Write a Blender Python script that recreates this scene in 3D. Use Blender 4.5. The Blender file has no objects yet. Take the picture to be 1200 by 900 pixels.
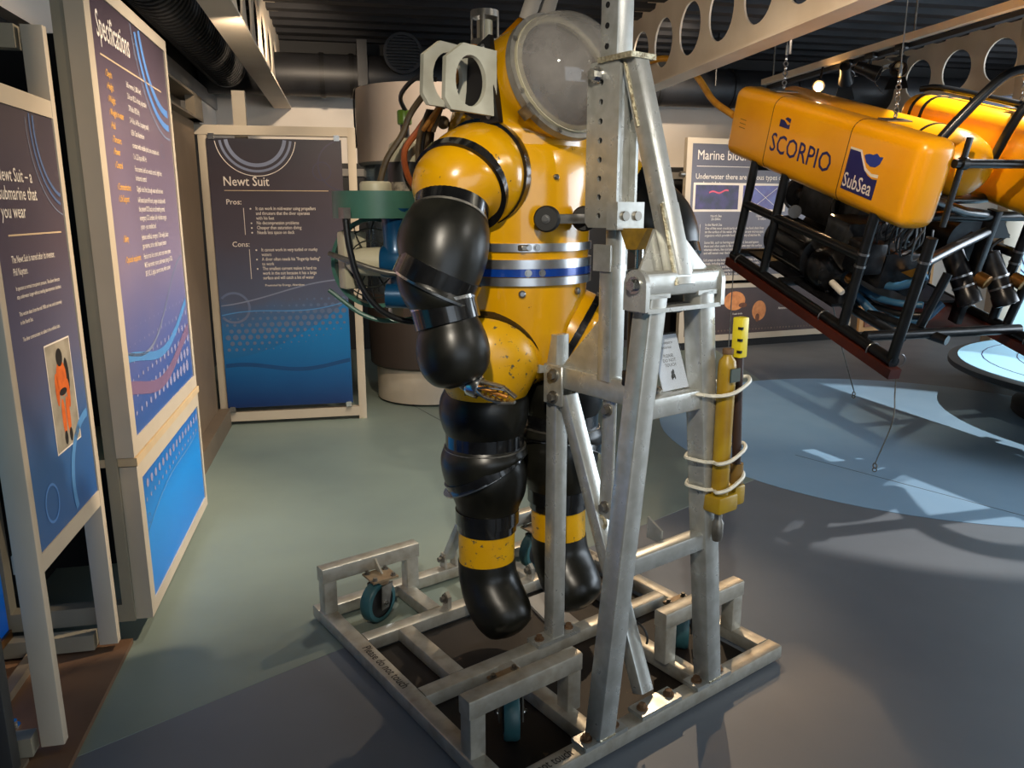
import bpy, bmesh, math, random
from mathutils import Vector, Matrix
random.seed(4)
D = bpy.data
scene = bpy.context.scene
COL = scene.collection
R = math.radians
# ------------------------------------------------------------------ camera
cam = D.cameras.new('camera'); camo = D.objects.new('camera', cam); COL.objects.link(camo)
cam.sensor_width = 36; cam.lens = 905 / 1200 * 36; cam.clip_start = .05
camo.location = (0, 0, 1.6); camo.rotation_euler = (R(90) - math.atan2(203, 905), 0, 0)
scene.camera = camo
vs = scene.view_settings
vs.view_transform = 'Standard'; vs.look = 'None'; vs.gamma = 1; vs.use_curve_mapping = False; vs.exposure = 0.0
# ------------------------------------------------------------------ frames (room axes p right, q away; stand axes a, b)
YR, YA = R(11.7), R(36.65)
def RZ(t): return Matrix.Rotation(t, 4, 'Z')
FW = Matrix.Identity(4); FR = RZ(YR); FA = RZ(YA)
tv = R(15.8)
FV = Matrix.Translation((2.28, 4.703, .643)) @ RZ(R(14.7)) @ Matrix.Rotation(tv, 4, 'X')
FM = Matrix.Translation((2.444, 9.087, 0)) @ RZ(R(20.5))
def W(F, p): return F @ Vector(p)
# ------------------------------------------------------------------ world and lights
wd = D.worlds.new('world'); scene.world = wd; wd.use_nodes = True
wd.node_tree.nodes['Background'].inputs[0].default_value = (.55, .72, 1, 1)
wd.node_tree.nodes['Background'].inputs[1].default_value = .05
def area(name, F, loc, target, size, power, color):
    l = D.lights.new(name, 'AREA'); l.shape = 'RECTANGLE'; l.size, l.size_y = size; l.energy = power; l.color = color
    o = D.objects.new(name, l); COL.objects.link(o); a = W(F, loc); b = W(F, target)
    o.location = a; o.rotation_euler = (b - a).to_track_quat('-Z', 'Y').to_euler(); return o
def spot(name, F, loc, target, power, color, ang=40, blend=.5, rad=.04):
    l = D.lights.new(name, 'SPOT'); l.energy = power; l.color = color; l.spot_size = R(ang); l.spot_blend = blend; l.shadow_soft_size = rad
    o = D.objects.new(name, l); COL.objects.link(o); a = W(F, loc); b = W(F, target)
    o.location = a; o.rotation_euler = (b - a).to_track_quat('-Z', 'Y').to_euler(); return o
WARM = (1, .66, .36); WARM2 = (1, .8, .58); DAY = (.78, .89, 1)
# daylight through the window bays behind the photographer and along the right wall
area('daylight_front', FR, (2.6, -3.3, 1.9), (2.6, 5, 1.2), (5.0, 2.4), 95, DAY)
area('daylight_right', FR, (8.85, 3.0, 1.9), (2, 3.6, .8), (6.0, 2.4), 480, DAY)
# track spots, plus added fill lamps for the suit's back and the fascia
spot('spot_bulb', FR, (4.52, 7.12, 2.76), (.95, 2.95, .75), 500, WARM, 31, .5, .03)
spot('fill_suit_back', FR, (2.3, 5.7, 3.2), (.85, 2.75, .3), 200, (1, .74, .48), 32, .6, .03)  # added fill lamp, warms the base tops and backlights the dome
spot('spot_graphic_left', FR, (1.6, 3.6, 3.15), (-.8, 3.7, 1.3), 520, WARM2, 54, .8)
spot('spot_graphic_near', FR, (1.0, 2.6, 3.15), (-.9, 2.6, 1.5), 150, WARM2, 42, .8)
spot('spot_graphic_back', FR, (.2, 3.2, 3.2), (-.45, 6, 1.2), 240, WARM2, 46, .8)
spot('spot_suit_front', FR, (-.25, -.5, 3.2), (.72, 2.6, 1.15), 430, (1, .9, .74), 38, .9, .05)
spot('spot_suit_right', FR, (3.2, .6, 3.2), (.75, 2.7, 1.5), 90, (1, .95, .88), 40, .7, .05)
spot('spot_vehicle', FR, (1.6, 2.2, 3.2), (3.2, 5.0, 1.6), 330, WARM2, 50, .7)
spot('spot_vehicle_top', FW, (3.45, 5.35, 3.38), (2.85, 5.2, 0), 400, (1, .97, .93), 62, .12, .012)
spot('spot_marine', FR, (3.6, 6.2, 3.2), (4.6, 8.3, 1.2), 240, WARM2, 65, .8)
spot('spot_display', FR, (1.6, 4.2, 3.2), (.7, 6.4, 2.0), 230, WARM2, 50, .8)
spot('spot_floor_left', FR, (.6, 4.4, 3.2), (-.1, 4.6, 0), 240, (1, .93, .82), 76, .9, .1)
spot('spot_wall', FR, (-.2, 6.6, 3.0), (-.9, 9.3, 2.4), 190, WARM2, 80, .9)
spot('fill_fascia', FR, (-.5, 5.0, 2.62), (-1.36, 6.7, 2.55), 34, WARM2, 80, .9)  # added fill lamp without a fitting, brightens the left fascia
spot('spot_wall_side', FR, (3.4, 7.0, 3.2), (3.0, 9.3, 2.5), 190, WARM2, 80, .9)
spot('spot_beam', FR, (.6, 3.6, 2.4), (2.8, 6.2, 3.0), 110, WARM2, 70, .9)
# ------------------------------------------------------------------ materials
def lin(c):
    return tuple(((v / 255) / 12.92 if v / 255 < .04045 else ((v / 255 + .055) / 1.055) ** 2.4) for v in c) + (1,)
MATS = {}
def mat(name, col, rough=.5, metal=0., col2=None, scale=6., amt=.5, chip=None, chip_scale=22., chip_lo=.66, bump=0., bscale=80., coat=0., spec=.5, rvar=0., stretch=None):
    if name in MATS: return MATS[name]
    m = D.materials.new(name); m.use_nodes = True; nt = m.node_tree; N = nt.nodes; L = nt.links
    b = N['Principled BSDF']; b.inputs['Roughness'].default_value = rough; b.inputs['Metallic'].default_value = metal
    b.inputs['Specular IOR Level'].default_value = spec; b.inputs['Coat Weight'].default_value = coat
    tc = N.new('ShaderNodeTexCoord'); vec = tc.outputs['Object']
    if stretch:
        mp = N.new('ShaderNodeMapping'); mp.inputs['Scale'].default_value = stretch; L.new(vec, mp.inputs[0]); vec = mp.outputs[0]
    c1 = lin(col); c2 = lin(col2) if col2 else tuple(v * .78 for v in c1[:3]) + (1,)
    n = N.new('ShaderNodeTexNoise'); n.inputs['Scale'].default_value = scale; n.inputs['Detail'].default_value = 5; L.new(vec, n.inputs['Vector'])
    r = N.new('ShaderNodeMapRange'); r.inputs[1].default_value = .38; r.inputs[2].default_value = .68; r.inputs[3].default_value = 0; r.inputs[4].default_value = amt
    L.new(n.outputs[0], r.inputs[0])
    mx = N.new('ShaderNodeMix'); mx.data_type = 'RGBA'; mx.inputs[6].default_value = c1; mx.inputs[7].default_value = c2; L.new(r.outputs[0], mx.inputs[0])
    out = mx.outputs[2]
    if chip:
        n2 = N.new('ShaderNodeTexNoise'); n2.inputs['Scale'].default_value = chip_scale; n2.inputs['Detail'].default_value = 8; n2.inputs['Roughness'].default_value = .65; L.new(vec, n2.inputs['Vector'])
        r2 = N.new('ShaderNodeMapRange'); r2.inputs[1].default_value = chip_lo; r2.inputs[2].default_value = chip_lo + .015; L.new(n2.outputs[0], r2.inputs[0])
        m2 = N.new('ShaderNodeMix'); m2.data_type = 'RGBA'; m2.inputs[7].default_value = lin(chip); L.new(r2.outputs[0], m2.inputs[0]); L.new(out, m2.inputs[6]); out = m2.outputs[2]
    L.new(out, b.inputs['Base Color'])
    if rvar:
        r3 = N.new('ShaderNodeMapRange'); r3.inputs[3].default_value = rough - rvar; r3.inputs[4].default_value = rough + rvar; L.new(n.outputs[0], r3.inputs[0]); L.new(r3.outputs[0], b.inputs['Roughness'])
    if bump:
        n3 = N.new('ShaderNodeTexNoise'); n3.inputs['Scale'].default_value = bscale; n3.inputs['Detail'].default_value = 3; L.new(vec, n3.inputs['Vector'])
        bp = N.new('ShaderNodeBump'); bp.inputs['Strength'].default_value = bump; bp.inputs['Distance'].default_value = .01; L.new(n3.outputs[0], bp.inputs['Height']); L.new(bp.outputs[0], b.inputs['Normal'])
    MATS[name] = m; return m
def ramp_mat(name, stops, z0, z1, rough=.35, noise=.08, axis=2, emit=0.):
    """flat print whose colour runs with height (printed artwork)"""
    m = D.materials.new(name); m.use_nodes = True; nt = m.node_tree; N = nt.nodes; L = nt.links; b = N['Principled BSDF']
    tc = N.new('ShaderNodeTexCoord'); sp = N.new('ShaderNodeSeparateXYZ'); L.new(tc.outputs['Object'], sp.inputs[0])
    mr = N.new('ShaderNodeMapRange'); mr.inputs[1].default_value = z0; mr.inputs[2].default_value = z1; L.new(sp.outputs[axis], mr.inputs[0])
    n = N.new('ShaderNodeTexNoise'); n.inputs['Scale'].default_value = 2.2; n.inputs['Detail'].default_value = 4; L.new(tc.outputs['Object'], n.inputs['Vector'])
    ma = N.new('ShaderNodeMath'); ma.operation = 'MULTIPLY_ADD'; ma.inputs[1].default_value = noise * 2; L.new(n.outputs[0], ma.inputs[0])
    sb = N.new('ShaderNodeMath'); sb.operation = 'SUBTRACT'; sb.inputs[1].default_value = noise; L.new(mr.outputs[0], sb.inputs[0]); L.new(sb.outputs[0], ma.inputs[2])
    cr = N.new('ShaderNodeValToRGB'); L.new(ma.outputs[0], cr.inputs[0])
    e = cr.color_ramp.elements
    while len(e) < len(stops): e.new(.5)
    for el, (t, c) in zip(e, stops): el.position = t; el.color = lin(c)
    L.new(cr.outputs[0], b.inputs['Base Color']); b.inputs['Roughness'].default_value = rough
    if emit: L.new(cr.outputs[0], b.inputs['Emission Color']); b.inputs['Emission Strength'].default_value = emit
    return m
def emis(name, col, s):
    m = D.materials.new(name); m.use_nodes = True; b = m.node_tree.nodes['Principled BSDF']
    b.inputs['Base Color'].default_value = lin(col); b.inputs['Emission Color'].default_value = lin(col); b.inputs['Emission Strength'].default_value = s; return m
def glass(name, tint, rough, haze, hazecol):
    m = D.materials.new(name); m.use_nodes = True; nt = m.node_tree; N = nt.nodes; L = nt.links; N.remove(N['Principled BSDF'])
    out = N['Material Output']; t = N.new('ShaderNodeBsdfTransparent'); t.inputs[0].default_value = lin(tint)
    g = N.new('ShaderNodeBsdfGlossy'); g.inputs['Roughness'].default_value = rough
    d = N.new('ShaderNodeBsdfDiffuse'); d.inputs[0].default_value = lin(hazecol)
    tr = N.new('ShaderNodeBsdfTranslucent'); tr.inputs[0].default_value = lin(hazecol)
    ad = N.new('ShaderNodeMixShader'); ad.inputs[0].default_value = .35; L.new(d.outputs[0], ad.inputs[1]); L.new(tr.outputs[0], ad.inputs[2])
    n = N.new('ShaderNodeTexNoise'); n.inputs['Scale'].default_value = 9; n.inputs['Detail'].default_value = 8
    tc = N.new('ShaderNodeTexCoord'); L.new(tc.outputs['Object'], n.inputs['Vector'])
    mr = N.new('ShaderNodeMapRange'); mr.inputs[1].default_value = .3; mr.inputs[2].default_value = .75; mr.inputs[3].default_value = haze * .6; mr.inputs[4].default_value = haze * 1.35; L.new(n.outputs[0], mr.inputs[0])
    m1 = N.new('ShaderNodeMixShader'); L.new(mr.outputs[0], m1.inputs[0]); L.new(t.outputs[0], m1.inputs[1]); L.new(ad.outputs[0], m1.inputs[2])
    lw = N.new('ShaderNodeLayerWeight'); lw.inputs[0].default_value = .5; pw = N.new('ShaderNodeMath'); pw.operation = 'POWER'; pw.inputs[1].default_value = 4; L.new(lw.outputs['Facing'], pw.inputs[0]); fr = N.new('ShaderNodeMath'); fr.operation = 'MULTIPLY_ADD'; fr.inputs[1].default_value = .8; fr.inputs[2].default_value = .05; L.new(pw.outputs[0], fr.inputs[0])
    m2 = N.new('ShaderNodeMixShader'); L.new(fr.outputs[0], m2.inputs[0]); L.new(m1.outputs[0], m2.inputs[1]); L.new(g.outputs[0], m2.inputs[2]); L.new(m2.outputs[0], out.inputs[0]); return m
M_YEL = mat('suit_yellow', (208, 152, 4), .24, 0, (190, 132, 2), 5, .6, chip=(74, 62, 34), chip_scale=24, chip_lo=.675, coat=.4)
M_YELC = mat('chipped_yellow', (212, 160, 6), .32, 0, (190, 138, 4), 8, .6, chip=(84, 78, 60), chip_scale=44, chip_lo=.61)
M_BLK = mat('limb_black', (16, 16, 13), .34, 0, (32, 31, 24), 9, .7, spec=.38, chip=(70, 66, 55), chip_scale=40, chip_lo=.73, rvar=.12)
M_BAND = mat('band_black', (12, 12, 13), .2, 0, (26, 26, 26), 20, .6, chip=(110, 108, 100), chip_scale=60, chip_lo=.7, coat=.5)
M_ALU = mat('belt_aluminium', (205, 205, 205), .28, 1, (165, 165, 168), 14, .6)
M_BLUE = mat('belt_blue', (10, 62, 150), .25, .3, (6, 40, 110), 14, .6, coat=.3)
M_GALV = mat('galvanised_steel', (186, 187, 182), .30, .6, (150, 149, 140), 22, .6, chip=(136, 122, 98), chip_scale=12, chip_lo=.75, bump=.02, bscale=60, rvar=.1)
M_GALV2 = mat('galvanised_base', (184, 180, 168), .38, .5, (148, 138, 120), 20, .7, chip=(130, 104, 78), chip_scale=11, chip_lo=.70, bump=.02, bscale=60, rvar=.1)
M_WELD = mat('weld_bead', (196, 188, 160), .45, .6, (110, 96, 70), 60, .9, bump=.6, bscale=140)
M_CHROME = mat('bright_steel', (215, 215, 212), .18, 1)
M_STEEL = mat('dull_steel', (140, 136, 128), .4, .8, (96, 90, 80), 20, .8)
M_RUST = mat('rusty_bolt', (120, 92, 66), .6, .4, (84, 60, 40), 30, .9)
M_DARK = mat('dark_void', (10, 10, 11), .7)
M_BPLATE = mat('black_plate', (22, 22, 24), .35, .2)
M_NYLON = mat('white_nylon', (176, 174, 158), .5, 0, (140, 136, 118), 9, .7, chip=(110, 100, 84), chip_scale=22, chip_lo=.72)
M_GREEN = mat('thruster_green', (66, 108, 92), .4, 0, (50, 86, 74), 8, .7, chip=(24, 40, 34), chip_scale=30, chip_lo=.72)
M_TBLUE = mat('motor_blue', (16, 74, 112), .3, .2, (8, 48, 84), 8, .7, coat=.3)
M_CREAM = mat('motor_cream', (186, 178, 150), .45)
M_WIRE = mat('cage_wire', (70, 72, 66), .35, .8)
M_HOSEO = mat('hose_orange', (168, 84, 36), .45, 0, (120, 54, 26), 20, .7)
M_HOSEB = mat('hose_brown', (92, 76, 52), .5, 0, (56, 46, 34), 30, .8)
M_HOSEK = mat('hose_black', (20, 20, 20), .4)
M_COPPER = mat('cable_copper', (196, 132, 60), .35, .5, (140, 84, 34), 30, .8)
M_GAS = mat('bottle_black', (30, 30, 30), .4)
M_LABEL = mat('bottle_label', (150, 138, 118), .6, 0, (70, 62, 54), 60, .9)
M_TYRE = mat('wheel_tread', (46, 88, 92), .45, 0, (36, 70, 76), 12, .7)
M_HUB = mat('wheel_hub', (18, 18, 19), .5)
M_TRAY = mat('floor_sheet', (40, 33, 28), .55, .3, (22, 18, 17), 5, .9, chip=(86, 66, 52), chip_scale=7, chip_lo=.66)
M_FRAME = mat('frame_paint', (196, 182, 160), .5, 0, (180, 166, 146), 4, .5)
M_FRAMED = mat('frame_paint_shaded', (150, 142, 122), .55, 0, (134, 126, 108), 4, .5)  # frame paint darkened, shade of the side frames put into the colour
M_STEELP = mat('painted_channel', (128, 116, 98), .45, .3)
M_BROWN = mat('brown_board', (126, 104, 80), .6, 0, (108, 88, 66), 3, .6)
M_WHITE = mat('white_paint', (226, 216, 204), .6, 0, (214, 202, 188), 2, .6)
M_BEAM = mat('beam_paint', (232, 218, 198), .5, 0, (206, 188, 164), 2, .6)
M_DECK = mat('deck_metal', (40, 40, 44), .65, .2, (28, 28, 31), 3, .7)
M_DUCT = mat('duct_black', (58, 58, 60), .5, 0, (30, 30, 32), 8, .7)
M_FOIL = mat('duct_ring', (22, 22, 23), .5)
M_TXTW = mat('print_white', (240, 228, 214), .6)
M_TXTY = mat('print_amber', (240, 178, 70), .6)
M_TXTN = mat('print_navy', (36, 34, 96), .5)
M_TXTK = mat('print_black', (40, 32, 26), .6)
M_PBLUE = mat('print_blue', (92, 142, 208), .5); M_PBLUE3 = mat('print_slate', (84, 106, 148), .5)
M_PBLUE2 = mat('print_sky', (84, 140, 196), .5)
M_PGREY = mat('print_grey', (128, 136, 160), .5)
M_RYEL = mat('float_yellow', (240, 166, 8), .28, 0, (228, 148, 4), 3, .5, bump=.05, bscale=160, coat=.3)
M_RTUBE = mat('tube_black', (16, 17, 18), .28, .1, (30, 31, 33), 12, .7)
M_SKID = mat('skid_redbrown', (84, 32, 18), .45, 0, (60, 22, 14), 10, .7)
M_RBLUE = mat('hose_blue', (48, 92, 124), .4)
M_MACH = mat('machine_black', (20, 20, 22), .3, .4, (44, 44, 46), 18, .8)
M_MACH2 = mat('machine_grey', (66, 68, 70), .35, .5, (34, 34, 36), 16, .8)
M_BRASS = mat('brass_brown', (134, 92, 44), .3, .8)
M_SCREW = mat('screw_steel', (150, 150, 150), .3, .9)
# ------------------------------------------------------------------ geometry collector
def V(*a): return Vector(a)
def basis(n, ref=None):
    n = Vector(n).normalized()
    if ref is None: ref = Vector((0, 0, 1)) if abs(n.z) < .9 else Vector((1, 0, 0))
    ref = Vector(ref); u = (ref - ref.dot(n) * n).normalized(); return n, u, n.cross(u)
class G:
    def __init__(s): s.v = []; s.f = []
    def add(s, vs, fs):
        o = len(s.v); s.v += [Vector(p) for p in vs]; s.f += [[i + o for i in f] for f in fs]; return s
    def box(s, x0, x1, y0, y1, z0, z1):
        return s.add([(x, y, z) for z in (z0, z1) for y in (y0, y1) for x in (x0, x1)], [(0, 2, 3, 1), (4, 5, 7, 6), (0, 1, 5, 4), (2, 6, 7, 3), (0, 4, 6, 2), (1, 3, 7, 5)])
    def rings(s, rs, cap0=True, cap1=True, close=True):
        n = len(rs[0]); o = len(s.v)
        for r in rs: s.v += [Vector(p) for p in r]
        for i in range(len(rs) - 1):
            for j in range(n if close else n - 1):
                k = (j + 1) % n; s.f.append([o + i * n + j, o + i * n + k, o + (i + 1) * n + k, o + (i + 1) * n + j])
        if cap0: s.f.append([o + j for j in range(n)][::-1])
        if cap1: s.f.append([o + (len(rs) - 1) * n + j for j in range(n)])
        return s
    def bar(s, p0, p1, w, h, ref=None, r=.006):
        """rounded rectangular section; w across, h along ref"""
        p0, p1 = Vector(p0), Vector(p1); n, u, v = basis(p1 - p0, ref); sec = []
        for cx, cy, a0 in ((1, 1, 0), (-1, 1, 90), (-1, -1, 180), (1, -1, 270)):
            for da in (0, 45, 90):
                a = R(a0 + da); sec.append((cx * (h / 2 - r) + r * math.cos(a), cy * (w / 2 - r) + r * math.sin(a)))
        return s.rings([[p + u * a + v * b for a, b in sec] for p in (p0, p1)])
    def cyl(s, p0, p1, r0, r1=None, n=20, ref=None):
        r1 = r0 if r1 is None else r1; p0, p1 = Vector(p0), Vector(p1); _, u, v = basis(p1 - p0, ref)
        return s.rings([[p + (u * math.cos(2 * math.pi * i / n) + v * math.sin(2 * math.pi * i / n)) * r for i in range(n)] for p, r in ((p0, r0), (p1, r1))])
    def tube(s, pts, r, n=8, sub=6, closed=False):
        pts = [Vector(p) for p in pts]
        if sub > 1 and len(pts) > 2: pts = crom(pts, sub)
        rs = []; _, u, v = basis(pts[1] - pts[0])
        for i, p in enumerate(pts):
            t = (pts[min(i + 1, len(pts) - 1)] - pts[max(i - 1, 0)]).normalized()
            u = (u - u.dot(t) * t).normalized(); v = t.cross(u)
            rs.append([p + (u * math.cos(2 * math.pi * k / n) + v * math.sin(2 * math.pi * k / n)) * r for k in range(n)])
        return s.rings(rs)
    def loft(s, rg, n=36, sub=4, ref=(1, 0, 0), cap0=True, cap1=True):
        rg = [(Vector(c), Vector(nn).normalized(), r) for c, nn, r in rg]
        if sub > 1:
            C = crom([g[0] for g in rg], sub); NN = crom([g[1] for g in rg], sub); RR = crom([Vector((g[2], 0, 0)) for g in rg], sub)
            rg = [(c, m, q.x) for c, m, q in zip(C, NN, RR)]
        out = []
        for c, m, r in rg:
            _, u, v = basis(m, ref); out.append([c + (u * math.cos(2 * math.pi * k / n) + v * math.sin(2 * math.pi * k / n)) * r for k in range(n)])
        return s.rings(out, cap0, cap1)
    def lathe(s, prof, c, axis=(0, 0, 1), n=32, cap0=True, cap1=True):
        c = Vector(c); a, u, v = basis(axis)
        return s.rings([[c + a * h + (u * math.cos(2 * math.pi * k / n) + v * math.sin(2 * math.pi * k / n)) * max(r, 1e-4) for k in range(n)] for r, h in prof], cap0, cap1)
    def sphere(s, c, r, n=20, m=12, sc=(1, 1, 1)):
        c = Vector(c); o = len(s.v)
        s.lathe([(r * math.sin(math.pi * i / m), -r * math.cos(math.pi * i / m)) for i in range(m + 1)], (0, 0, 0), n=n)
        for i in range(o, len(s.v)): p = s.v[i]; s.v[i] = c + Vector((p.x * sc[0], p.y * sc[1], p.z * sc[2]))
        return s
    def torus(s, c, axis, R0, r, n=40, m=10, a0=0, a1=360, ref=None):
        c = Vector(c); a, u, v = basis(axis, ref); full = abs(a1 - a0) >= 359.9; k = n if full else n + 1; rs = []
        for i in range(k):
            t = R(a0 + (a1 - a0) * i / n); d = u * math.cos(t) + v * math.sin(t)
            rs.append([c + d * (R0 + r * math.cos(2 * math.pi * j / m)) + a * r * math.sin(2 * math.pi * j / m) for j in range(m)])
        if full: rs.append(rs[0]); return s.rings(rs, False, False)
        return s.rings(rs)
    def band(s, c, axis, r0, r1, h, n=48, a0=0, a1=360, ref=None):
        """annular collar of inner r0 outer r1, height h centred on c"""
        c = Vector(c); a, u, v = basis(axis, ref); full = abs(a1 - a0) >= 359.9; rs = []
        for i in range(n + 1):
            t = R(a0 + (a1 - a0) * i / n); d = u * math.cos(t) + v * math.sin(t)
            rs.append([c + d * r0 - a * h / 2, c + d * r1 - a * h / 2, c + d * r1 + a * h / 2, c + d * r0 + a * h / 2])
        return s.rings(rs, not full, not full)
    def poly(s, pts, d):
        """extrude a planar polygon by vector d"""
        d = Vector(d); return s.rings([[Vector(p) for p in pts], [Vector(p) + d for p in pts]])
    def plate_hole(s, P, u, v, d, outer, holes, seg=20):
        """plate in plane P,u,v of thickness vector d with circular holes (cu,cv,r): triangulated"""
        P, u, v, d = Vector(P), Vector(u), Vector(v), Vector(d); bm = bmesh.new(); es = []
        def loop(pts):
            vs = [bm.verts.new(P + u * a + v * b) for a, b in pts]
            for i in range(len(vs)): es.append(bm.edges.new((vs[i], vs[(i + 1) % len(vs)])))
        loop(outer)
        for cu, cv, r in holes: loop([(cu + (r[0] if isinstance(r, tuple) else r) * math.cos(2 * math.pi * k / seg), cv + (r[1] if isinstance(r, tuple) else r) * math.sin(2 * math.pi * k / seg)) for k in range(seg)])
        res = bmesh.ops.triangle_fill(bm, edges=es, use_beauty=True, use_dissolve=False)
        fs = [g for g in res['geom'] if isinstance(g, bmesh.types.BMFace)]
        ex = bmesh.ops.extrude_face_region(bm, geom=bm.faces[:]); bmesh.ops.translate(bm, vec=d, verts=[g for g in ex['geom'] if isinstance(g, bmesh.types.BMVert)])
        bm.verts.index_update(); s.add([q.co.copy() for q in bm.verts], [[q.index for q in f.verts] for f in bm.faces]); bm.free(); return s
    def rbox(s, x0, x1, y0, y1, z0, z1, r, seg=4):
        bm = bmesh.new(); bmesh.ops.create_cube(bm, size=1)
        for q in bm.verts: q.co = Vector(((x0 + x1) / 2 + q.co.x * (x1 - x0), (y0 + y1) / 2 + q.co.y * (y1 - y0), (z0 + z1) / 2 + q.co.z * (z1 - z0)))
        bmesh.ops.bevel(bm, geom=bm.edges[:], offset=r, segments=seg, profile=.5, affect='EDGES'); bm.verts.index_update()
        s.add([q.co.copy() for q in bm.verts], [[q.index for q in f.verts] for f in bm.faces]); bm.free(); return s
    def bolt(s, c, axis, r=.012, h=.01):
        c = Vector(c); a = Vector(axis).normalized(); s.cyl(c, c + a * h * .4, r * 1.5, n=14); return s.cyl(c + a * h * .4, c + a * h * 1.4, r, n=6)
def crom(P, sub):
    out = []
    for i in range(len(P) - 1):
        p0 = P[i - 1] if i else P[0] * 2 - P[1]; p1, p2 = P[i], P[i + 1]; p3 = P[i + 2] if i + 2 < len(P) else P[-1] * 2 - P[-2]
        for k in range(sub):
            t = k / sub; out.append(.5 * ((2 * p1) + (p2 - p0) * t + (2 * p0 - 5 * p1 + 4 * p2 - p3) * t * t + (3 * p1 - p0 - 3 * p2 + p3) * t ** 3))
    out.append(P[-1].copy()); return out
def build(name, g, m, parent=None, base=(0, 0, 0), smooth=True, angle=40):
    me = D.meshes.new(name); base = Vector(base); me.from_pydata([p - base for p in g.v], [], g.f)
    bm = bmesh.new(); bm.from_mesh(me); bmesh.ops.remove_doubles(bm, verts=bm.verts, dist=1e-5); bmesh.ops.recalc_face_normals(bm, faces=bm.faces); bm.to_mesh(me); bm.free()
    if smooth: me.polygons.foreach_set('use_smooth', [True] * len(me.polygons)); me.set_sharp_from_angle(angle=R(angle))
    me.materials.append(m); o = D.objects.new(name, me); COL.objects.link(o)
    if parent: o.parent = parent
    return o
class Thing:
    """an Empty at the thing's base, with parts given in the coordinates of frame F"""
    def __init__(s, name, label, cat, F=FW, base=(0, 0, 0), group=None, kind=None):
        s.o = D.objects.new(name, None); COL.objects.link(s.o); s.o.empty_display_size = .1; s.base = Vector(base); s.F = F
        s.o.matrix_world = F @ Matrix.Translation(s.base)
        if kind: s.o['kind'] = kind
        if label: s.o['label'] = label
        if cat: s.o['category'] = cat
        if group: s.o['group'] = group
    def part(s, name, g, m, parent=None, label=None, **k):
        o = build(name, g, m, parent or s.o, s.base, **k)
        if label: o['label'] = label
        return o
    def text(s, name, body, size, m, org, xd, yd, parent=None, sx=1., sp=1., align='LEFT', ls=1., bold=.007):
        x, y = Vector(xd).normalized(), Vector(yd).normalized(); o = None
        for i, line in enumerate(body.split('\n')):
            if not line.strip(): continue
            cu = D.curves.new('t', 'FONT'); cu.body = line; cu.size = size; cu.resolution_u = 2; cu.align_x = align; cu.space_character = sp; cu.offset = size * bold
            t = D.objects.new('t', cu); COL.objects.link(t); dg = bpy.context.evaluated_depsgraph_get(); me = D.meshes.new_from_object(t.evaluated_get(dg)); D.objects.remove(t); D.curves.remove(cu)
            o0 = Vector(org) - s.base - y * (i * size * ls)
            for q in me.vertices: q.co = o0 + x * (q.co.x * sx) + y * q.co.y
            me.name = name; me.materials.clear(); me.materials.append(m); o = D.objects.new(name, me); COL.objects.link(o); o.parent = parent or s.o
        return o
def single(name, g, m, label=None, cat=None, F=FW, base=(0, 0, 0), group=None, kind=None, **k):
    o = build(name, g, m, None, base, **k); o.matrix_world = F @ Matrix.Translation(Vector(base))
    if label: o['label'] = label
    if cat: o['category'] = cat
    if group: o['group'] = group
    if kind: o['kind'] = kind
    return o
def struct(name, g, m, F=FR, **k): return single(name, g, m, F=F, kind='structure', **k)
# ------------------------------------------------------------------ the room
M_FLOOR = mat('floor_grey', (106, 111, 117), .46, 0, (99, 104, 110), 2.5, .7, rvar=.05, bump=.02, bscale=400)
M_FLOORG = mat('floor_green', (128, 140, 130), .46, 0, (120, 132, 124), 2.5, .7, rvar=.05, bump=.02, bscale=400)
M_FLOORB = mat('floor_blue', (142, 176, 202), .45, 0, (132, 168, 196), 2.5, .7, rvar=.05, bump=.02, bscale=400)
struct('floor', G().box(-1.6, 9.1, -3.6, 9.6, -.12, 0), M_FLOOR)
struct('floor', G().poly([(-2.95, .569, .0), (1.5, 4.486, 0), (2.4, 5.4, 0), (2.4, 9.2, 0), (-3.4, 8.9, 0), (-2.6, 5, 0)], (0, 0, .0012)), M_FLOORG, F=FW, smooth=False)
struct('floor', G().cyl((2.961, 5.539, 0), (2.961, 5.539, .002), 1.83, n=96), M_FLOORB, F=FW)
M_SEAM = mat('floor_seam', (92, 96, 98), .6)
for i, (p, q) in enumerate([((1.9, 4.95), (3.3, 3.2)), ((-.2, 5.2), (-1.0, 6.6))]):
    struct('floor', G().bar((*p, .0024), (*q, .0024), .005, .0012, r=.0002), M_SEAM, F=FW)
struct('wall_left', G().box(-1.62, -1.44, -3.6, 9.5, 0, 3.5), mat('wall_dark', (38, 38, 38), .8), smooth=False)
# back wall: pale band above a dark lower run
struct('wall_back', G().box(-1.6, 9.1, 9.32, 9.5, 0, 3.5), M_WHITE, smooth=False)
struct('trim_1', G().box(-1.4, 6.0, 9.2, 9.32, 0, 2.12), mat('back_dark', (34, 32, 32), .6), smooth=False)
struct('trim_2', G().box(-1.4, 6.0, 9.17, 9.22, 1.98, 2.06), mat('back_rail', (140, 134, 126), .5), smooth=False)
struct('trim_7', G().box(-1.4, 8.8, 9.24, 9.32, 2.84, 3.45), mat('back_upper_dark', (30, 30, 32), .7), smooth=False)
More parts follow.
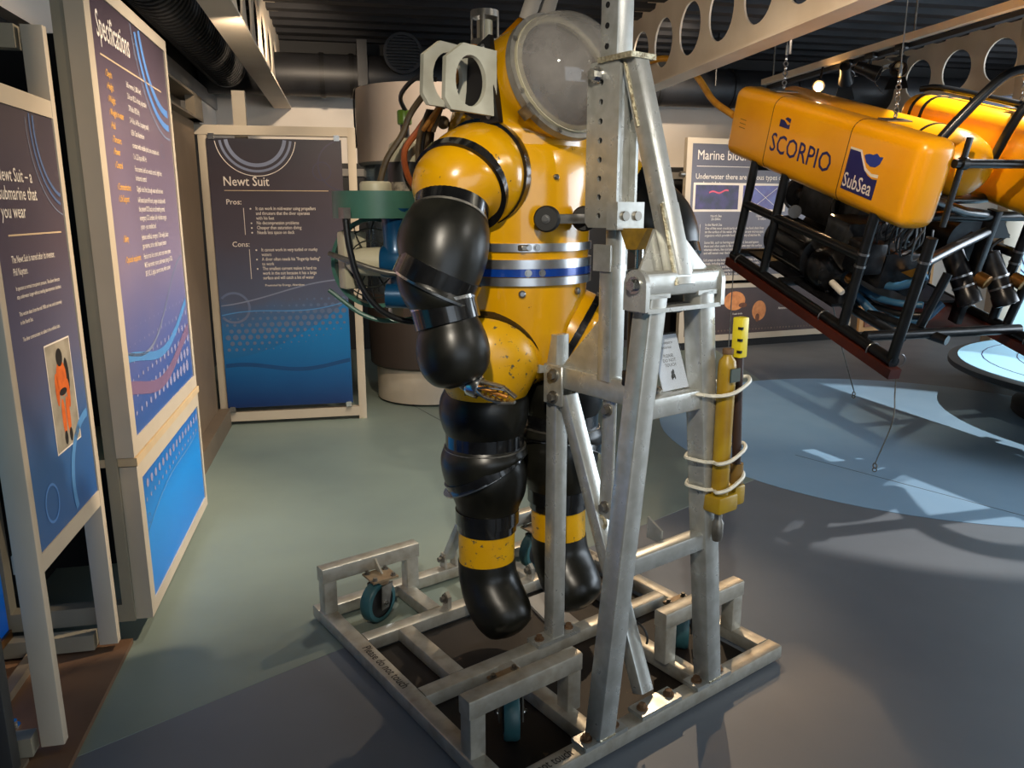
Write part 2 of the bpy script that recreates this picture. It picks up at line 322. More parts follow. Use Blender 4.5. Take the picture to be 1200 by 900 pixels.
# right wall and front wall with window bays (out of the picture)
for nm, bx in (('wall_right', (8.9, 9.1, -3.6, 9.5)), ('wall_front', (-1.6, 9.1, -3.6, -3.4))):
    g = G().box(*bx, 0, .65).box(*bx, 3.15, 3.5)
    if nm == 'wall_right': g.box(8.9, 9.1, -3.6, -.1, .65, 3.15).box(8.9, 9.1, 6.1, 9.5, .65, 3.15)
    else: g.box(-1.6, 0, -3.6, -3.4, .65, 3.15).box(5.2, 9.1, -3.6, -3.4, .65, 3.15)
    struct(nm, g, M_WHITE, smooth=False)
g = G()
for k in range(5): g.box(8.88, 8.98, -.1 + k * 1.55 - .03, -.1 + k * 1.55 + .03, .65, 3.15)
struct('window_1', g.box(8.86, 9.0, -.1, 6.1, .62, .68), M_WHITE, smooth=False)
g = G()
for k in range(5): g.box(k * 1.3 - .03, k * 1.3 + .03, -3.48, -3.38, .65, 3.15)
struct('window_2', g.box(0, 5.2, -3.5, -3.36, .62, .68), M_WHITE, smooth=False)
cl = struct('ceiling', G().box(-1.6, 9.1, -3.6, 9.5, 3.45, 3.6), M_DECK, smooth=False)
for k in range(38):                                   # ribs of the profiled roof deck
    q = -3.0 + k * .33
    build('deck_rib', G().poly([(-1.5, q - .1, 3.45), (-1.5, q - .06, 3.39), (-1.5, q + .06, 3.39), (-1.5, q + .1, 3.45)], (10.5, 0, 0)), M_DECK, cl, smooth=False)
# pale fascia and steel angle along the top of the left wall
struct('trim_3', G().box(-1.44, -1.36, 2.2, 9.3, 2.42, 2.66), M_WHITE, smooth=False)
struct('trim_4', G().box(-1.44, -1.34, 2.2, 9.3, 2.665, 2.8), mat('angle_steel', (150, 148, 146), .4, .5), smooth=False)
# brown side boarding and its plinth between the graphics cabinet and the back graphic
struct('wall_side_boarding', G().box(-1.2, -1.02, 4.2, 5.93, .14, 2.2), M_BROWN, smooth=False)
struct('baseboard_left', G().box(-1.2, -.94, 4.16, 5.98, 0, .14), mat('plinth_brown', (112, 96, 78), .55), smooth=False)
struct('trim_5', G().box(-1.16, -1.1, 4.1, 5.98, 2.2, 2.36).box(-1.1, -.96, 4.1, 5.98, 2.2, 2.215).box(-1.1, -.96, 4.1, 5.98, 2.345, 2.36).box(-1.02, -.96, 5.7, 5.98, 2.2, 2.36), M_STEELP, smooth=False)
# ------------------------------------------------------------------ ceiling beams with round openings
def beam(label, p, q0, q1, holes):
    t = Thing('ceiling_beam', label, 'beam', FR, (p, q0, 2.7), group='perforated ceiling beams')
    t.part('web', G().plate_hole((p - .008, 0, 0), (0, 1, 0), (0, 0, 1), (.016, 0, 0), [(q0, 2.715), (q1, 2.715), (q1, 3.43), (q0, 3.43)], [(h, 3.06, .205) for h in holes], 32), M_BEAM)
    t.part('bottom_flange', G().box(p - .092, p + .092, q0, q1, 2.7, 2.716), M_BEAM, smooth=False)
    t.part('top_flange', G().box(p - .092, p + .092, q0, q1, 3.43, 3.445), M_BEAM, smooth=False)
beam('pale steel beam with round openings above the black ribbed duct', -.655, -3.3, 9.3, [8.6 - k * .555 for k in range(20)])
beam('pale steel beam with round openings that the yellow hose passes through', 2.82, -3.3, 9.3, [8.62 - k * .558 for k in range(20)])
beam('warm lit pale beam with round openings behind the hanging yellow vehicle', 6.42, -3.3, 9.3, [8.78 - k * .58 for k in range(20)])
# ------------------------------------------------------------------ ducts
t = Thing('flexible_duct', 'black ribbed flexible duct under the ceiling above the specifications board', 'duct', FR, (-1.12, 2, 2.98))
t.part('hose', G().cyl((-1.12, 1.2, 2.98), (-1.12, 8.5, 2.98), .19, n=28), mat('flex_grey', (84, 84, 86), .5))
rg = G().torus((0, 0, 0), (0, 1, 0), .19, .010, n=24, m=6); q = 1.4; first = None
while q < 8.45:
    if first is None: first = build('rib', rg, M_FOIL, t.o); o = first
    else: o = first.copy(); COL.objects.link(o)
    o.location = (0, q - 2, 0); q += .085
t = Thing('main_duct', 'thick black insulated duct running along the back wall', 'duct', FR, (-1.4, 8.8, 2.98))
M_DUCT2 = mat('duct_jacket', (38, 38, 41), .5, 0, (28, 28, 30), 8, .7)
t.part('hose', G().cyl((-1.4, 8.8, 2.98), (8.5, 8.8, 2.98), .21, n=28), M_DUCT2)
for x in (-.2, .1, 1.6, 3.2, 3.5, 4.4, 5.2): t.part('collar', G().band((x, 8.8, 2.98), (1, 0, 0), .2, .222, .05), M_FOIL)
for x in (.16,): t.part('hanger', G().box(x, x + .1, 8.55, 9.05, 2.72, 3.3), M_DUCT2, smooth=False)
t = Thing('round_vent', 'round black vent grille near the ceiling behind the diving suit', 'vent', FR, (.62, 8.5, 3.17))
t.part('rim', G().band((.62, 8.5, 3.17), (0, 1, 0), .17, .2, .06), M_DUCT2)
t.part('backing', G().cyl((.62, 8.51, 3.17), (.62, 8.53, 3.17), .175), M_FOIL)
for k in range(11):
    z = -.15 + k * .03; w = math.sqrt(.17 ** 2 - z * z); t.part('slat', G().box(.62 - w, .62 + w, 8.47, 8.5, 3.17 + z - .006, 3.17 + z + .006), M_DUCT2, smooth=False)
# ------------------------------------------------------------------ graphics: helpers for flat print on a board (u right, v up, d off the surface)
class Board:
    def __init__(s, t, org, u, v, n, parent=None): s.t, s.o, s.u, s.v, s.n, s.p = t, Vector(org), Vector(u), Vector(v), Vector(n), parent
    def P(s, a, b, d=.0012): return s.o + s.u * a + s.v * b + s.n * d
    def text(s, name, body, size, m, a, b, **k): return s.t.text(name, body, size * s.u.length, m, s.P(a, b, .0016), s.u, s.v, s.p, **k)
    def rect(s, name, a0, a1, b0, b1, m, d=.0012): return s.t.part(name, G().add([s.P(a0, b0, d), s.P(a1, b0, d), s.P(a1, b1, d), s.P(a0, b1, d)], [(0, 1, 2, 3)]), m, s.p, smooth=False)
    def arc(s, name, ca, cb, r0, r1, m, box, n=90, d=.0012, e=1.):
        g = G()
        for k in range(n):
            q = []
            for t_, r in ((k, r0), (k + 1, r0), (k + 1, r1), (k, r1)):
                a = 2 * math.pi * t_ / n; q.append((ca + r * math.cos(a), cb + r * e * math.sin(a)))
            if all(box[0] <= x <= box[1] and box[2] <= y <= box[3] for x, y in q): g.add([s.P(x, y, d) for x, y in q], [(0, 1, 2, 3)])
        if g.f: return s.t.part(name, g, m, s.p, smooth=False)
    def wave(s, name, fn, w, m, a0, a1, n=40, d=.0014):
        g = G(); g.rings([[s.P(a0 + (a1 - a0) * i / n, fn((i / n)) - w / 2, d), s.P(a0 + (a1 - a0) * i / n, fn(i / n) + w / 2, d)] for i in range(n + 1)], False, False, False)
        return s.t.part(name, g, m, s.p, smooth=False)
    def fill(s, name, lo, hi, m, a0, a1, n=40, d=.0008):
        g = G(); g.rings([[s.P(a0 + (a1 - a0) * i / n, lo(i / n), d), s.P(a0 + (a1 - a0) * i / n, hi(i / n), d)] for i in range(n + 1)], False, False, False)
        return s.t.part(name, g, m, s.p, smooth=False)
    def dots(s, name, m, box, step, rfn, n=10, e=1., d=.0011):
        g = G(); b = box[2]; row = 0
        while b < box[3]:
            a = box[0] + (step / 2 if row % 2 else 0)
            while a < box[1]:
                r = rfn((a - box[0]) / (box[1] - box[0]), (b - box[2]) / (box[3] - box[2]))
                if r > .002 and box[0] < a - r and a + r < box[1] and b - r * e > box[2] and b + r * e < box[3]:
                    g.add([s.P(a + r * math.cos(2 * math.pi * k / n), b + r * e * math.sin(2 * math.pi * k / n), d) for k in range(n)], [tuple(range(n))])
                a += step
            b += step * .87; row += 1
        o = s.t.part(name, g, m, s.p, smooth=False); o['kind'] = 'stuff'; return o
def wav(base, amp, f, ph, slope=0): return lambda t: base + amp * math.sin(f * t + ph) + slope * t
M_TXTR = mat('print_rule', (214, 186, 150), .6)
ST = [(0, (28, 84, 150)), (.25, (52, 96, 150)), (.45, (92, 92, 118)), (.7, (84, 72, 84)), (1, (62, 54, 62))]
# near board ---------------------------------------------------------------
t = Thing('exhibit_board', 'tall frame board headed with the submarine that you wear, at the left edge', 'display board', FR, (-.94, 2.5, 0))
X0, X1 = -.98, -.90
for q in (2.262, 2.826): t.part('post', G().bar((-.932, q, .045), (-.932, q, 2.16), .036, .064, (1, 0, 0), .003), M_FRAME)
t.part('rail', G().box(X0, X1, 2.275, 2.803, 1.884, 1.936), M_FRAME, smooth=False)
t.part('rail', G().box(X0, X1, 2.275, 2.803, .587, .643), M_FRAME, smooth=False)
for q in (2.25, 2.828):
    t.part('arm', G().box(-1.4, -.98, q - .025, q + .025, 2.09, 2.16), M_FRAMED, smooth=False)
    t.part('foot_arm', G().box(-1.36, -.98, q - .025, q + .025, .03, .09), M_FRAMED, smooth=False)
bd = t.part('graphic_panel', G().box(X0 + .04, X1 - .004, 2.275, 2.803, .643, 1.884), ramp_mat('graphic_near', ST, .5, 1.95), smooth=False)
B = Board(t, (X1 - .004, 2.275, 1.6 - 1.6 * .9474), (0, .9474, 0), (0, 0, .9474), (1, 0, 0), bd)
B.text('heading', 'Newt Suit – a\nsubmarine that\nyou wear', .056, M_TXTW, .06, 1.684, ls=.93, sx=.82)
B.rect('rule', .087, .514, 1.528, 1.533, M_TXTR)
B.text('lettering', 'The Newt Suit is named after its inventor,\nPhil Nuytten.', .03, M_TXTW, .085, 1.452, ls=1.2, sx=.66)
B.text('lettering', 'It operates at normal atmospheric pressure. This allows divers to\nstay underwater longer without needing decompression chambers.\n\nThis version dates from the mid 1980s and was used extensively\nin the North Sea.\n\nThe diver communicates via cables in the umbilical tube.', .0175, M_TXTW, .087, 1.373, ls=1.42, sx=.76)
for r0, r1, m in ((.21, .223, M_PBLUE3), (.24, .25, M_PBLUE3), (.275, .279, M_PGREY)): B.arc('printed_ring', .60, 1.86, r0, r1, m, (.02, .555, 1.3, 1.895))
B.arc('printed_ring', .14, .70, .05, .058, M_PBLUE, (0, .55, .6, 1.9), e=1.1)
B.arc('printed_ring', .55, .68, .2, .23, M_PBLUE2, (.3, .555, .6, 1.0))
B.rect('photo', .238, .453, .83, 1.18, mat('photo_paper', (170, 160, 142), .5, 0, (128, 120, 104), 14, .8))
B.rect('photo_border', .233, .458, .825, 1.185, M_TXTW, .0009)
# the diver in the photograph, orange suit, flat print
M_POR = mat('photo_orange', (222, 108, 40), .5, 0, (180, 76, 26), 30, .7); M_PBK = mat('photo_black', (34, 28, 26), .5)
def blob(nm, pts, m, d=.0016): B.t.part(nm, G().add([B.P(a, b, d) for a, b in pts], [tuple(range(len(pts)))]), m, B.p, smooth=False)
def ell(ca, cb, ra, rb, n=18): return [(ca + ra * math.cos(2 * math.pi * k / n), cb + rb * math.sin(2 * math.pi * k / n)) for k in range(n)]
blob('printed_body', ell(.345, 1.06, .045, .06), M_POR); blob('printed_head', ell(.345, 1.13, .028, .03), M_PBK, .0018); blob('printed_pack', ell(.395, 1.06, .022, .06), M_PBK, .0014)
blob('printed_arm', ell(.297, 1.03, .016, .055), M_POR); blob('printed_arm', ell(.39, 1.0, .014, .05), M_POR, .0018); blob('printed_belt', ell(.345, 1.015, .034, .012), M_PBK, .002)
blob('printed_leg', ell(.327, .93, .017, .065), M_POR); blob('printed_leg', ell(.366, .93, .017, .065), M_POR); blob('printed_boot', ell(.325, .862, .014, .024), M_PBK, .0018); blob('printed_boot', ell(.37, .862, .014, .024), M_PBK, .0018)
for q in (2.4, 2.72): t.part('bolt', G().bolt((-1.1, q, .02), (0, 0, 1), .014, .016), M_CHROME)
# lit blue picture standing behind it
t = Thing('light_box', 'glowing blue underwater picture standing behind the board at the left edge', 'light box', FR, (-1.3, 2.1, .05))
t.part('picture', G().box(-1.3, -1.27, 1.5, 2.85, .12, 1.9), ramp_mat('light_box_art', [(0, (6, 40, 110)), (.4, (0, 90, 160)), (.8, (0, 130, 150)), (1, (0, 60, 90))], 0, 1.4, noise=.3, emit=.55), smooth=False)
t.part('edge_strip', G().box(-1.3, -1.26, 1.5, 2.85, .09, .12), M_BRASS, smooth=False)
struct('baseboard_left', G().box(-1.44, -.87, 1.2, 2.88, 0, .02), mat('plinth_wood', (112, 84, 62), .5, 0, (92, 68, 50), 5, .6), smooth=False)
struct('trim_6', G().box(-1.2, -1.16, 1.2, 2.88, .02, .05), M_STEELP, smooth=False)
t = Thing('dark_post', 'short dark painted post at the bottom left corner of the picture', 'post', FR, (-1.02, 2.15, 0))
t.part('upright', G().bar((-1.03, 2.17, .015), (-1.03, 2.17, .44), .05, .06, (1, 0, 0), .003), mat('post_dark', (52, 52, 50), .5))
t.part('foot_plate', G().box(-1.09, -.99, 2.12, 2.22, .02, .032), M_STEELP, smooth=False)
# specifications cabinet ------------------------------------------------------
t = Thing('specifications_cabinet', 'deep pale cabinet with a tall specifications graphic over a bright blue panel', 'display cabinet', FR, (-.8, 3.5, 0))
g = G().box(-.86, -.80, 2.9, 2.965, .725, 2.37).box(-.86, -.80, 4.07, 4.11, .725, 2.37).box(-.86, -.8, 2.965, 4.07, 2.32, 2.37).box(-.86, -.8, 2.965, 4.07, .725, .785)
t.part('upper_frame', g, M_FRAME, smooth=False)
g = G().box(-.86, -.80, 2.915, 2.975, .08, .685).box(-.86, -.80, 4.08, 4.115, .08, .685).box(-.86, -.8, 2.975, 4.08, .625, .685).box(-.86, -.8, 2.975, 4.08, .08, .13)
t.part('lower_frame', g, M_FRAME, smooth=False)
t.part('shelf', G().box(-1.2, -.795, 2.91, 4.13, .69, .72), mat('shelf_edge', (206, 180, 140), .5), smooth=False)
for q in (2.902, 4.05):
    t.part('side_frame', G().box(-1.34, -1.28, q, q + .055, .08, 2.36).box(-1.28, -.86, q, q + .055, 2.27, 2.36).box(-1.28, -.86, q, q + .055, .08, .15).box(-.9, -.861, q, q + .055, .15, 2.27), M_FRAMED, smooth=False)
t.part('back_panel', G().box(-1.36, -1.34, 2.9, 4.1, .05, 2.3), M_DARK, smooth=False)
t.part('inner_lining', G().box(-1.32, -.88, 3.4, 3.42, .1, 2.25), M_DARK, smooth=False)
bd = t.part('graphic_panel', G().box(-.84, -.806, 2.96, 4.075, .78, 2.325), ramp_mat('graphic_spec', [(0, (44, 88, 156)), (.15, (84, 98, 158)), (.4, (132, 120, 146)), (.7, (112, 96, 112)), (1, (70, 58, 68))], .78, 2.33), smooth=False)
B = Board(t, (-.806, 2.96, 0), (0, 1, 0), (0, 0, 1), (1, 0, 0), bd)
B.text('heading', 'Specifications', .125, M_TXTW, .07, 2.18, sx=.62)
B.rect('rule', .085, .98, 2.121, 2.127, M_TXTR)
rows = [(2.06, 'Depth', '365 metres (1,000 feet)'), (2.018, 'Height', '216 cm (82.2 inches) adjustable'), (1.974, 'Weight', '378 kilo (832 lbs)'), (1.930, 'Weight in water', '2-4 kilo, 6-8 lbs, (topping small)'), (1.885, 'Hull', '6256 Cast Aluminium'), (1.838, 'Thrusters', 'constant with variable pitch, one complete unit'), (1.796, 'Power', '2 x 2.25 hp at 400 Hz'), (1.750, 'Control', 'Foot control, left foot vertical control, right foot\nhorizontal control'), (1.674, 'Communication', 'Digital voice lines, through water and hard wire'), (1.632, 'Life Support', '6-8 hours (norm 48 hour), oxygen circulation with\nthe present CO2 load, air and breathing normal\nemergency CO2 scrubber, fully redundant oxygen\nsystem - yes, manufactured'), (1.488, 'Safety', 'Jettison: umbilical, emergency 12 lift weight, ballast\ngas reserves, strobe, radio frequency beacon'), (1.412, 'Optional equipment', 'Hand or tool vice camera, sector scan sonar system,\nMK5 vise monitor system, underwater joining to TCR,\nSRF, RC, U, digital, camera zones, video scanner')]
for z, a, b in rows:
    B.text('lettering', '› ' + a, .034, M_TXTY, .12, z, sx=.74); B.text('lettering', b, .030, M_TXTW, .385, z, sx=.76, ls=1.15)
bx = (0, 1.1, .79, 2.32)
for r0, r1, m in ((.40, .435, M_PBLUE), (.47, .5, M_PBLUE), (.535, .545, M_PGREY)): B.arc('printed_ring', 1.06, 2.42, r0, r1, m, bx, e=.92)
for ca, cb in ((.58, 2.22), (.90, 1.86)): B.arc('printed_ring', ca, cb, .028, .031, M_PGREY, bx)
M_PDOT = mat('print_dot', (150, 150, 186), .5); M_PRUST = mat('print_mauve', (126, 100, 130), .5)
B.dots('printed_dots', M_PDOT, (.02, 1.09, .80, 1.26), .072, lambda a, b: .03 * (1.05 - b) * (.3 + .8 * a))
B.wave('printed_wave', wav(1.02, .07, 4.5, 2.2, .12), .035, M_PBLUE2, .02, 1.09); B.wave('printed_wave', wav(1.08, .09, 5, 3.0, .22), .012, M_PGREY, .02, 1.09); B.wave('printed_wave', wav(.93, .06, 4.8, 2.5, .05), .05, M_PRUST, .02, 1.09)
bd = t.part('blue_panel', G().box(-.84, -.806, 2.97, 4.085, .128, .63), ramp_mat('graphic_blue', [(0, (0, 120, 210)), (.55, (0, 140, 226)), (.85, (10, 110, 190)), (1, (50, 90, 160))], .1, .66, noise=.1), smooth=False)
B = Board(t, (-.806, 2.97, 0), (0, 1, 0), (0, 0, 1), (1, 0, 0), bd)
B.dots('printed_dots', M_PDOT, (.02, 1.1, .46, .625), .066, lambda a, b: .026 * b)
B.wave('printed_wave', wav(.40, .03, 5, 0, .14), .008, M_PBLUE2, .03, 1.09); B.arc('printed_ring', .06, .44, .018, .021, M_PGREY, (0, 1.1, .14, .63))
for z in (2.24, 2.3): t.part('bolt', G().bolt((-.93, 4.112, z), (0, 1, 0), .018, .014), M_CHROME)
# back graphic ----------------------------------------------------------------
t = Thing('pros_and_cons_board', 'framed graphic board listing pros and cons, facing the room beside the drum', 'display board', FR, (-.45, 6.0, 0))
for x in (-.985, .045): t.part('post', G().bar((x, 6.03, .0), (x, 6.03, 2.19), .05, .06, (1, 0, 0), .003), M_FRAME)
t.part('rail', G().box(-1.1, .02, 6.0, 6.06, 2.125, 2.19), M_FRAME, smooth=False); t.part('rail', G().box(-.96, .02, 6.0, 6.06, .03, .1), M_FRAME, smooth=False)
t.part('upright_stub', G().box(-.79, -.7, 6.2, 6.26, 2.05, 2.45), M_FRAME, smooth=False)
t.part('foot', G().lathe([(.03, 0), (.03, .012), (.012, .016), (.012, .04)], (.045, 6.03, 0), n=14), M_CREAM)
bd = t.part('graphic_panel', G().box(-.955, -.028, 5.985, 5.997, .14, 2.1), ramp_mat('graphic_back', [(0, (22, 50, 98)), (.12, (22, 88, 140)), (.28, (36, 108, 164)), (.42, (84, 92, 116)), (.62, (82, 76, 88)), (.85, (64, 54, 60)), (1, (46, 42, 50))], .14, 2.1), smooth=False)
B = Board(t, (-.955, 5.985, 0), (1, 0, 0), (0, 0, 1), (0, -1, 0), bd)
B.text('heading', 'Newt Suit', .092, M_TXTW, .09, 1.775, sx=.84)
B.rect('rule', .095, .82, 1.739, 1.744, M_TXTR)
B.text('subheading', 'Pros:', .052, M_TXTW, .10, 1.645); B.text('subheading', 'Cons:', .052, M_TXTW, .12, 1.345)
B.text('lettering', 'It can work in mid-water using propellers\nand thrusters that the diver operates\nwith his feet\nNo decompression problems\nCheaper than saturation diving\nNeeds less space on deck', .034, M_TXTW, .30, 1.605, ls=1.0, sx=.74)
B.text('lettering', 'It cannot work in very turbid or murky\nwaters\nA diver often needs his "fingertip feeling"\nto work\nThe smallest current makes it hard to\nwork in the suit because it has a large\nsurface and will catch a lot of water', .034, M_TXTW, .32, 1.31, ls=1.0, sx=.74)
for z in (1.614, 1.512, 1.478, 1.444): B.arc('bullet', .265, z, 0, .006, M_TXTW, (0, 1, 0, 2), n=10)
for z in (1.319, 1.251, 1.183): B.arc('bullet', .285, z, 0, .006, M_TXTW, (0, 1, 0, 2), n=10)
B.rect('bar', .215, .219, 1.43, 1.62, M_TXTW); B.rect('bar', .235, .239, 1.11, 1.325, M_TXTW)
B.text('lettering', 'Presented by Energy, Aberdeen', .022, M_TXTW, .33, 1.055)
bx = (.01, .92, .15, 2.095)
for r0, r1, m in ((.19, .215, M_PGREY), (.235, .252, M_PGREY), (.275, .28, M_TXTW)): B.arc('printed_ring', .33, 2.12, r0, r1, m, bx)
M_PDK = mat('print_dim', (62, 56, 76), .5); B.arc('printed_ring', .78, 1.88, .06, .068, M_PDK, bx); B.arc('printed_ring', .93, 1.92, .17, .18, M_PDK, bx); B.arc('printed_ring', .10, .90, .10, .117, mat('print_haze', (104, 116, 146), .5), bx)
B.dots('printed_dots', mat('print_dot_grey', (94, 112, 144), .5), (.015, .92, .54, 1.0), .053, lambda a, b: .021 * (1 - abs(b - .25 - .5 * a) * 2.2))
B.fill('printed_sea', lambda s: .15, lambda s: .52 + .42 * s ** 1.8, ramp_mat('graphic_sea', [(0, (14, 44, 96)), (.3, (16, 84, 140)), (.7, (24, 118, 180)), (1, (40, 112, 170))], .14, .95), .005, .922, d=.0005)
B.wave('printed_wave', wav(.95, .035, 4, 4.5, .12), .01, M_PGREY, .01, .92); B.wave('printed_wave', wav(.82, .03, 5, 1.0, .12), .008, M_PBLUE2, .01, .92); B.wave('printed_wave', wav(.44, .03, 6, 1.0, .02), .03, mat('print_deep', (14, 70, 122), .5), .01, .92)
for x, z in ((-.92, 2.112), (-.06, 2.112), (-.92, .13), (-.06, .13)): t.part('clip', G().box(x - .02, x + .02, 5.975, 6.0, z - .02, z + .02), M_CHROME)
# marine board ---------------------------------------------------------------
t = Thing('marine_board', 'large dark graphic board about marine biodiversity with two framed pictures', 'display board', FM, (0, 0, 0))
t.part('upper_frame', G().box(-.54, 2.0, 0, .06, .80, .86).box(-.54, 2.0, 0, .06, 2.33, 2.39).box(-.54, -.47, 0, .06, .86, 2.33).box(1.94, 2, 0, .06, .86, 2.33), M_FRAME, smooth=False)
t.part('lower_frame', G().box(-.54, 2.0, 0, .06, .09, .16).box(-.54, 2.0, 0, .06, .71, .76).box(-.54, -.47, 0, .06, .16, .71).box(1.94, 2, 0, .06, .16, .71), M_FRAME, smooth=False)
t.part('plinth', G().box(-.5, 1.96, .02, .2, 0, .09), M_DARK, smooth=False)
t.part('wall_fixing', G().cyl((-.6, .03, 2.0), (-.54, .03, 2.0), .03, n=12), M_STEEL)
bd = t.part('graphic_panel', G().box(-.47, 1.94, .01, .03, .86, 2.33), ramp_mat('graphic_marine', [(0, (86, 82, 88)), (.4, (92, 84, 92)), (1, (70, 62, 68))], .86, 2.33), smooth=False)
B = Board(t, (0, .01, 0), (1, 0, 0), (0, 0, 1), (0, -1, 0), bd)
B.text('heading', 'Marine biodiversity', .15, M_TXTW, -.40, 2.16, sx=.86, bold=0); B.rect('rule', -.4, 1.5, 2.085, 2.091, M_TXTW)
B.text('lettering', 'Underwater there are various types of habitat,\neach with its own occupants.', .085, M_TXTW, -.41, 1.95, sx=.9)
for a0, nm, c in ((-.40, 'North Sea\n20-200m', (30, 22, 48)), (.24, 'Open water\n0-100m', (92, 96, 160))):
    B.rect('picture_border', a0 - .03, a0 + .61, 1.59, 1.91, M_TXTW); B.rect('picture', a0, a0 + .58, 1.615, 1.885, mat('picture_' + nm[:5], c, .4, 0, (70, 44, 110), 8, .8), .0018); B.text('caption', nm, .036, M_TXTW, a0 + .29, 1.53, align='CENTER')
B.wave('printed_streak', wav(1.80, .012, 9, 0, .02), .018, mat('print_pink', (230, 84, 110), .5), -.22, .04, d=.0022)
for s in (-1, 1): B.wave('printed_line', (lambda s: lambda x: 1.75 - s * .11 + s * .22 * x)(s), .006, M_TXTW, .4, .72, d=.0022)
B.rect('bar', -.32, -.315, .92, 1.45, M_TXTW)
B.text('lettering', 'In the North Sea\nOne of the most crucial parts of the marine food chain lives\non the surface of the water. Phytoplankton are microscopic\norganisms which provide food for a variety of marine life.\n\nSome fish, such as herring and mackerel, live and spawn\nthere and often swim in the water column near the surface\nwhereas others, like cod and haddock, spend time near the bed\nand will remain near the bottom.\n\nSoft areas on the bottom can be home to a variety of marine\nanimals, including the beautiful feather stars, hermit crabs,\nstarfish, anemones and burrowing worms that make a\nliving while filtering particles from the water. Rocky areas\nand wrecks can be home for corals and sponges.', .041, M_TXTW, -.25, 1.43, sx=.82, ls=.98)
bd = t.part('lower_panel', G().box(-.47, 1.94, .01, .03, .16, .71), mat('graphic_seabed', (74, 56, 52), .45, 0, (56, 42, 40), 3, .7), smooth=False)
B = Board(t, (0, .01, 0), (1, 0, 0), (0, 0, 1), (0, -1, 0), bd)
M_SHELL = mat('print_shell', (226, 150, 86), .5, 0, (190, 110, 56), 14, .8); M_SHELLD = mat('print_shell_dark', (120, 70, 36), .5, 0, (80, 46, 26), 14, .8)
B.arc('printed_shell', .22, .555, 0, .15, M_SHELL, (-1, 2, 0, 2), e=.75); B.arc('printed_shell', .58, .425, 0, .10, M_SHELL, (-1, 2, 0, 2), e=1.2)
blob('printed_shell_mouth', ell(.34, .50, .06, .03), M_SHELLD); blob('printed_shell_mouth', ell(.56, .34, .03, .05), M_SHELLD)
B.text('caption', 'Fossil shells', .03, M_TXTW, .2, .39); B.text('caption', 'Ammonite', .04, M_TXTW, .86, .43)
B.dots('printed_gravel', mat('print_gravel', (120, 98, 80), .6, 0, (60, 48, 42), 30, .9), (-.46, 1.93, .165, .25), .045, lambda a, b: .02 * (1.05 - b))
# shelves of small framed pictures and a pillar further along
t = Thing('picture_rack', 'low rack of small warm framed pictures seen under the hanging vehicle', 'rack', FM, (2.2, -.1, 0))
t.part('board', G().box(2.05, 3.2, -.1, -.06, .1, 1.5), mat('rack_board', (196, 150, 98), .55), smooth=False)
for i in range(3):
    for j in range(3): t.part('picture', G().box(2.12 + i * .36, 2.42 + i * .36, -.115, -.1, .16 + j * .44, .52 + j * .44), mat('rack_pic_%d' % ((i + j) % 3), [(70, 40, 30), (120, 60, 60), (60, 52, 70)][(i + j) % 3], .5, 0, (180, 120, 90), 12, .8), smooth=False)
t = Thing('pillar', 'beige square pillar beside the round blue table', 'pillar', FW, (4.68, 7.42, 0))
t.part('shaft', G().bar((4.68, 7.42, 0), (4.68, 7.42, 3.4), .17, .17, r=.01), M_FRAME); t.part('base', G().box(4.56, 4.80, 7.31, 7.53, 0, .02), M_STEELP)
t = Thing('round_table', 'large low round table with a pale blue glowing map top at the right edge', 'table', FW, (5.2, 5.65, 0))
c = (5.2, 5.65, 0)
t.part('top', G().lathe([(1.62, .34), (1.70, .37), (1.70, .41), (1.66, .42)], c, n=72), mat('table_rim', (18, 18, 20), .4))
t.part('map_disc', G().cyl((*c[:2], .42), (*c[:2], .424), 1.63, n=72), emis('map_blue', (150, 196, 220), .35))
for r in (1.45, 1.2, .9): t.part('map_ring', G().band((*c[:2], .425), (0, 0, 1), r, r + .008, .002), M_TXTN)
t.part('pedestal', G().lathe([(1.2, 0), (1.2, .06), (1.1, .1), (1.1, .3), (1.4, .34)], c, n=48), mat('table_leg', (24, 24, 26), .5))
t = Thing('wall_map', 'pale blue backlit chart standing behind the vehicle at the right edge', 'screen', FW, (5.6, 7.48, 0))
t.part('chart', G().box(4.86, 6.4, 7.45, 7.5, .35, 1.75), emis('chart_blue', (170, 210, 226), .45), smooth=False)
for k in range(3): t.part('contour_line', G().torus((5.03, 7.447, 1.2), (0, 1, 0), .12 + k * .05, .006, n=36, m=6), M_TXTN)
t.part('frame', G().box(4.9, 4.94, 7.45, 7.51, 0, .35).box(6.3, 6.34, 7.45, 7.51, 0, .35).box(4.82, 4.86, 7.44, 7.51, .3, 1.8).box(4.82, 6.4, 7.44, 7.51, .3, .35), M_FRAME, smooth=False)
t = Thing('navy_screen', 'navy hanging panel with a thin white ring under the right beam', 'panel', FR, (6.3, 6.7, 2.3))
bd = t.part('panel', G().box(5.9, 7.6, 6.75, 6.79, 2.12, 2.68), mat('navy_print', (26, 34, 66), .5), smooth=False); t.part('printed_ring', G().band((6.55, 6.745, 2.5), (0, 1, 0), .1, .107, .004), M_TXTW, bd)
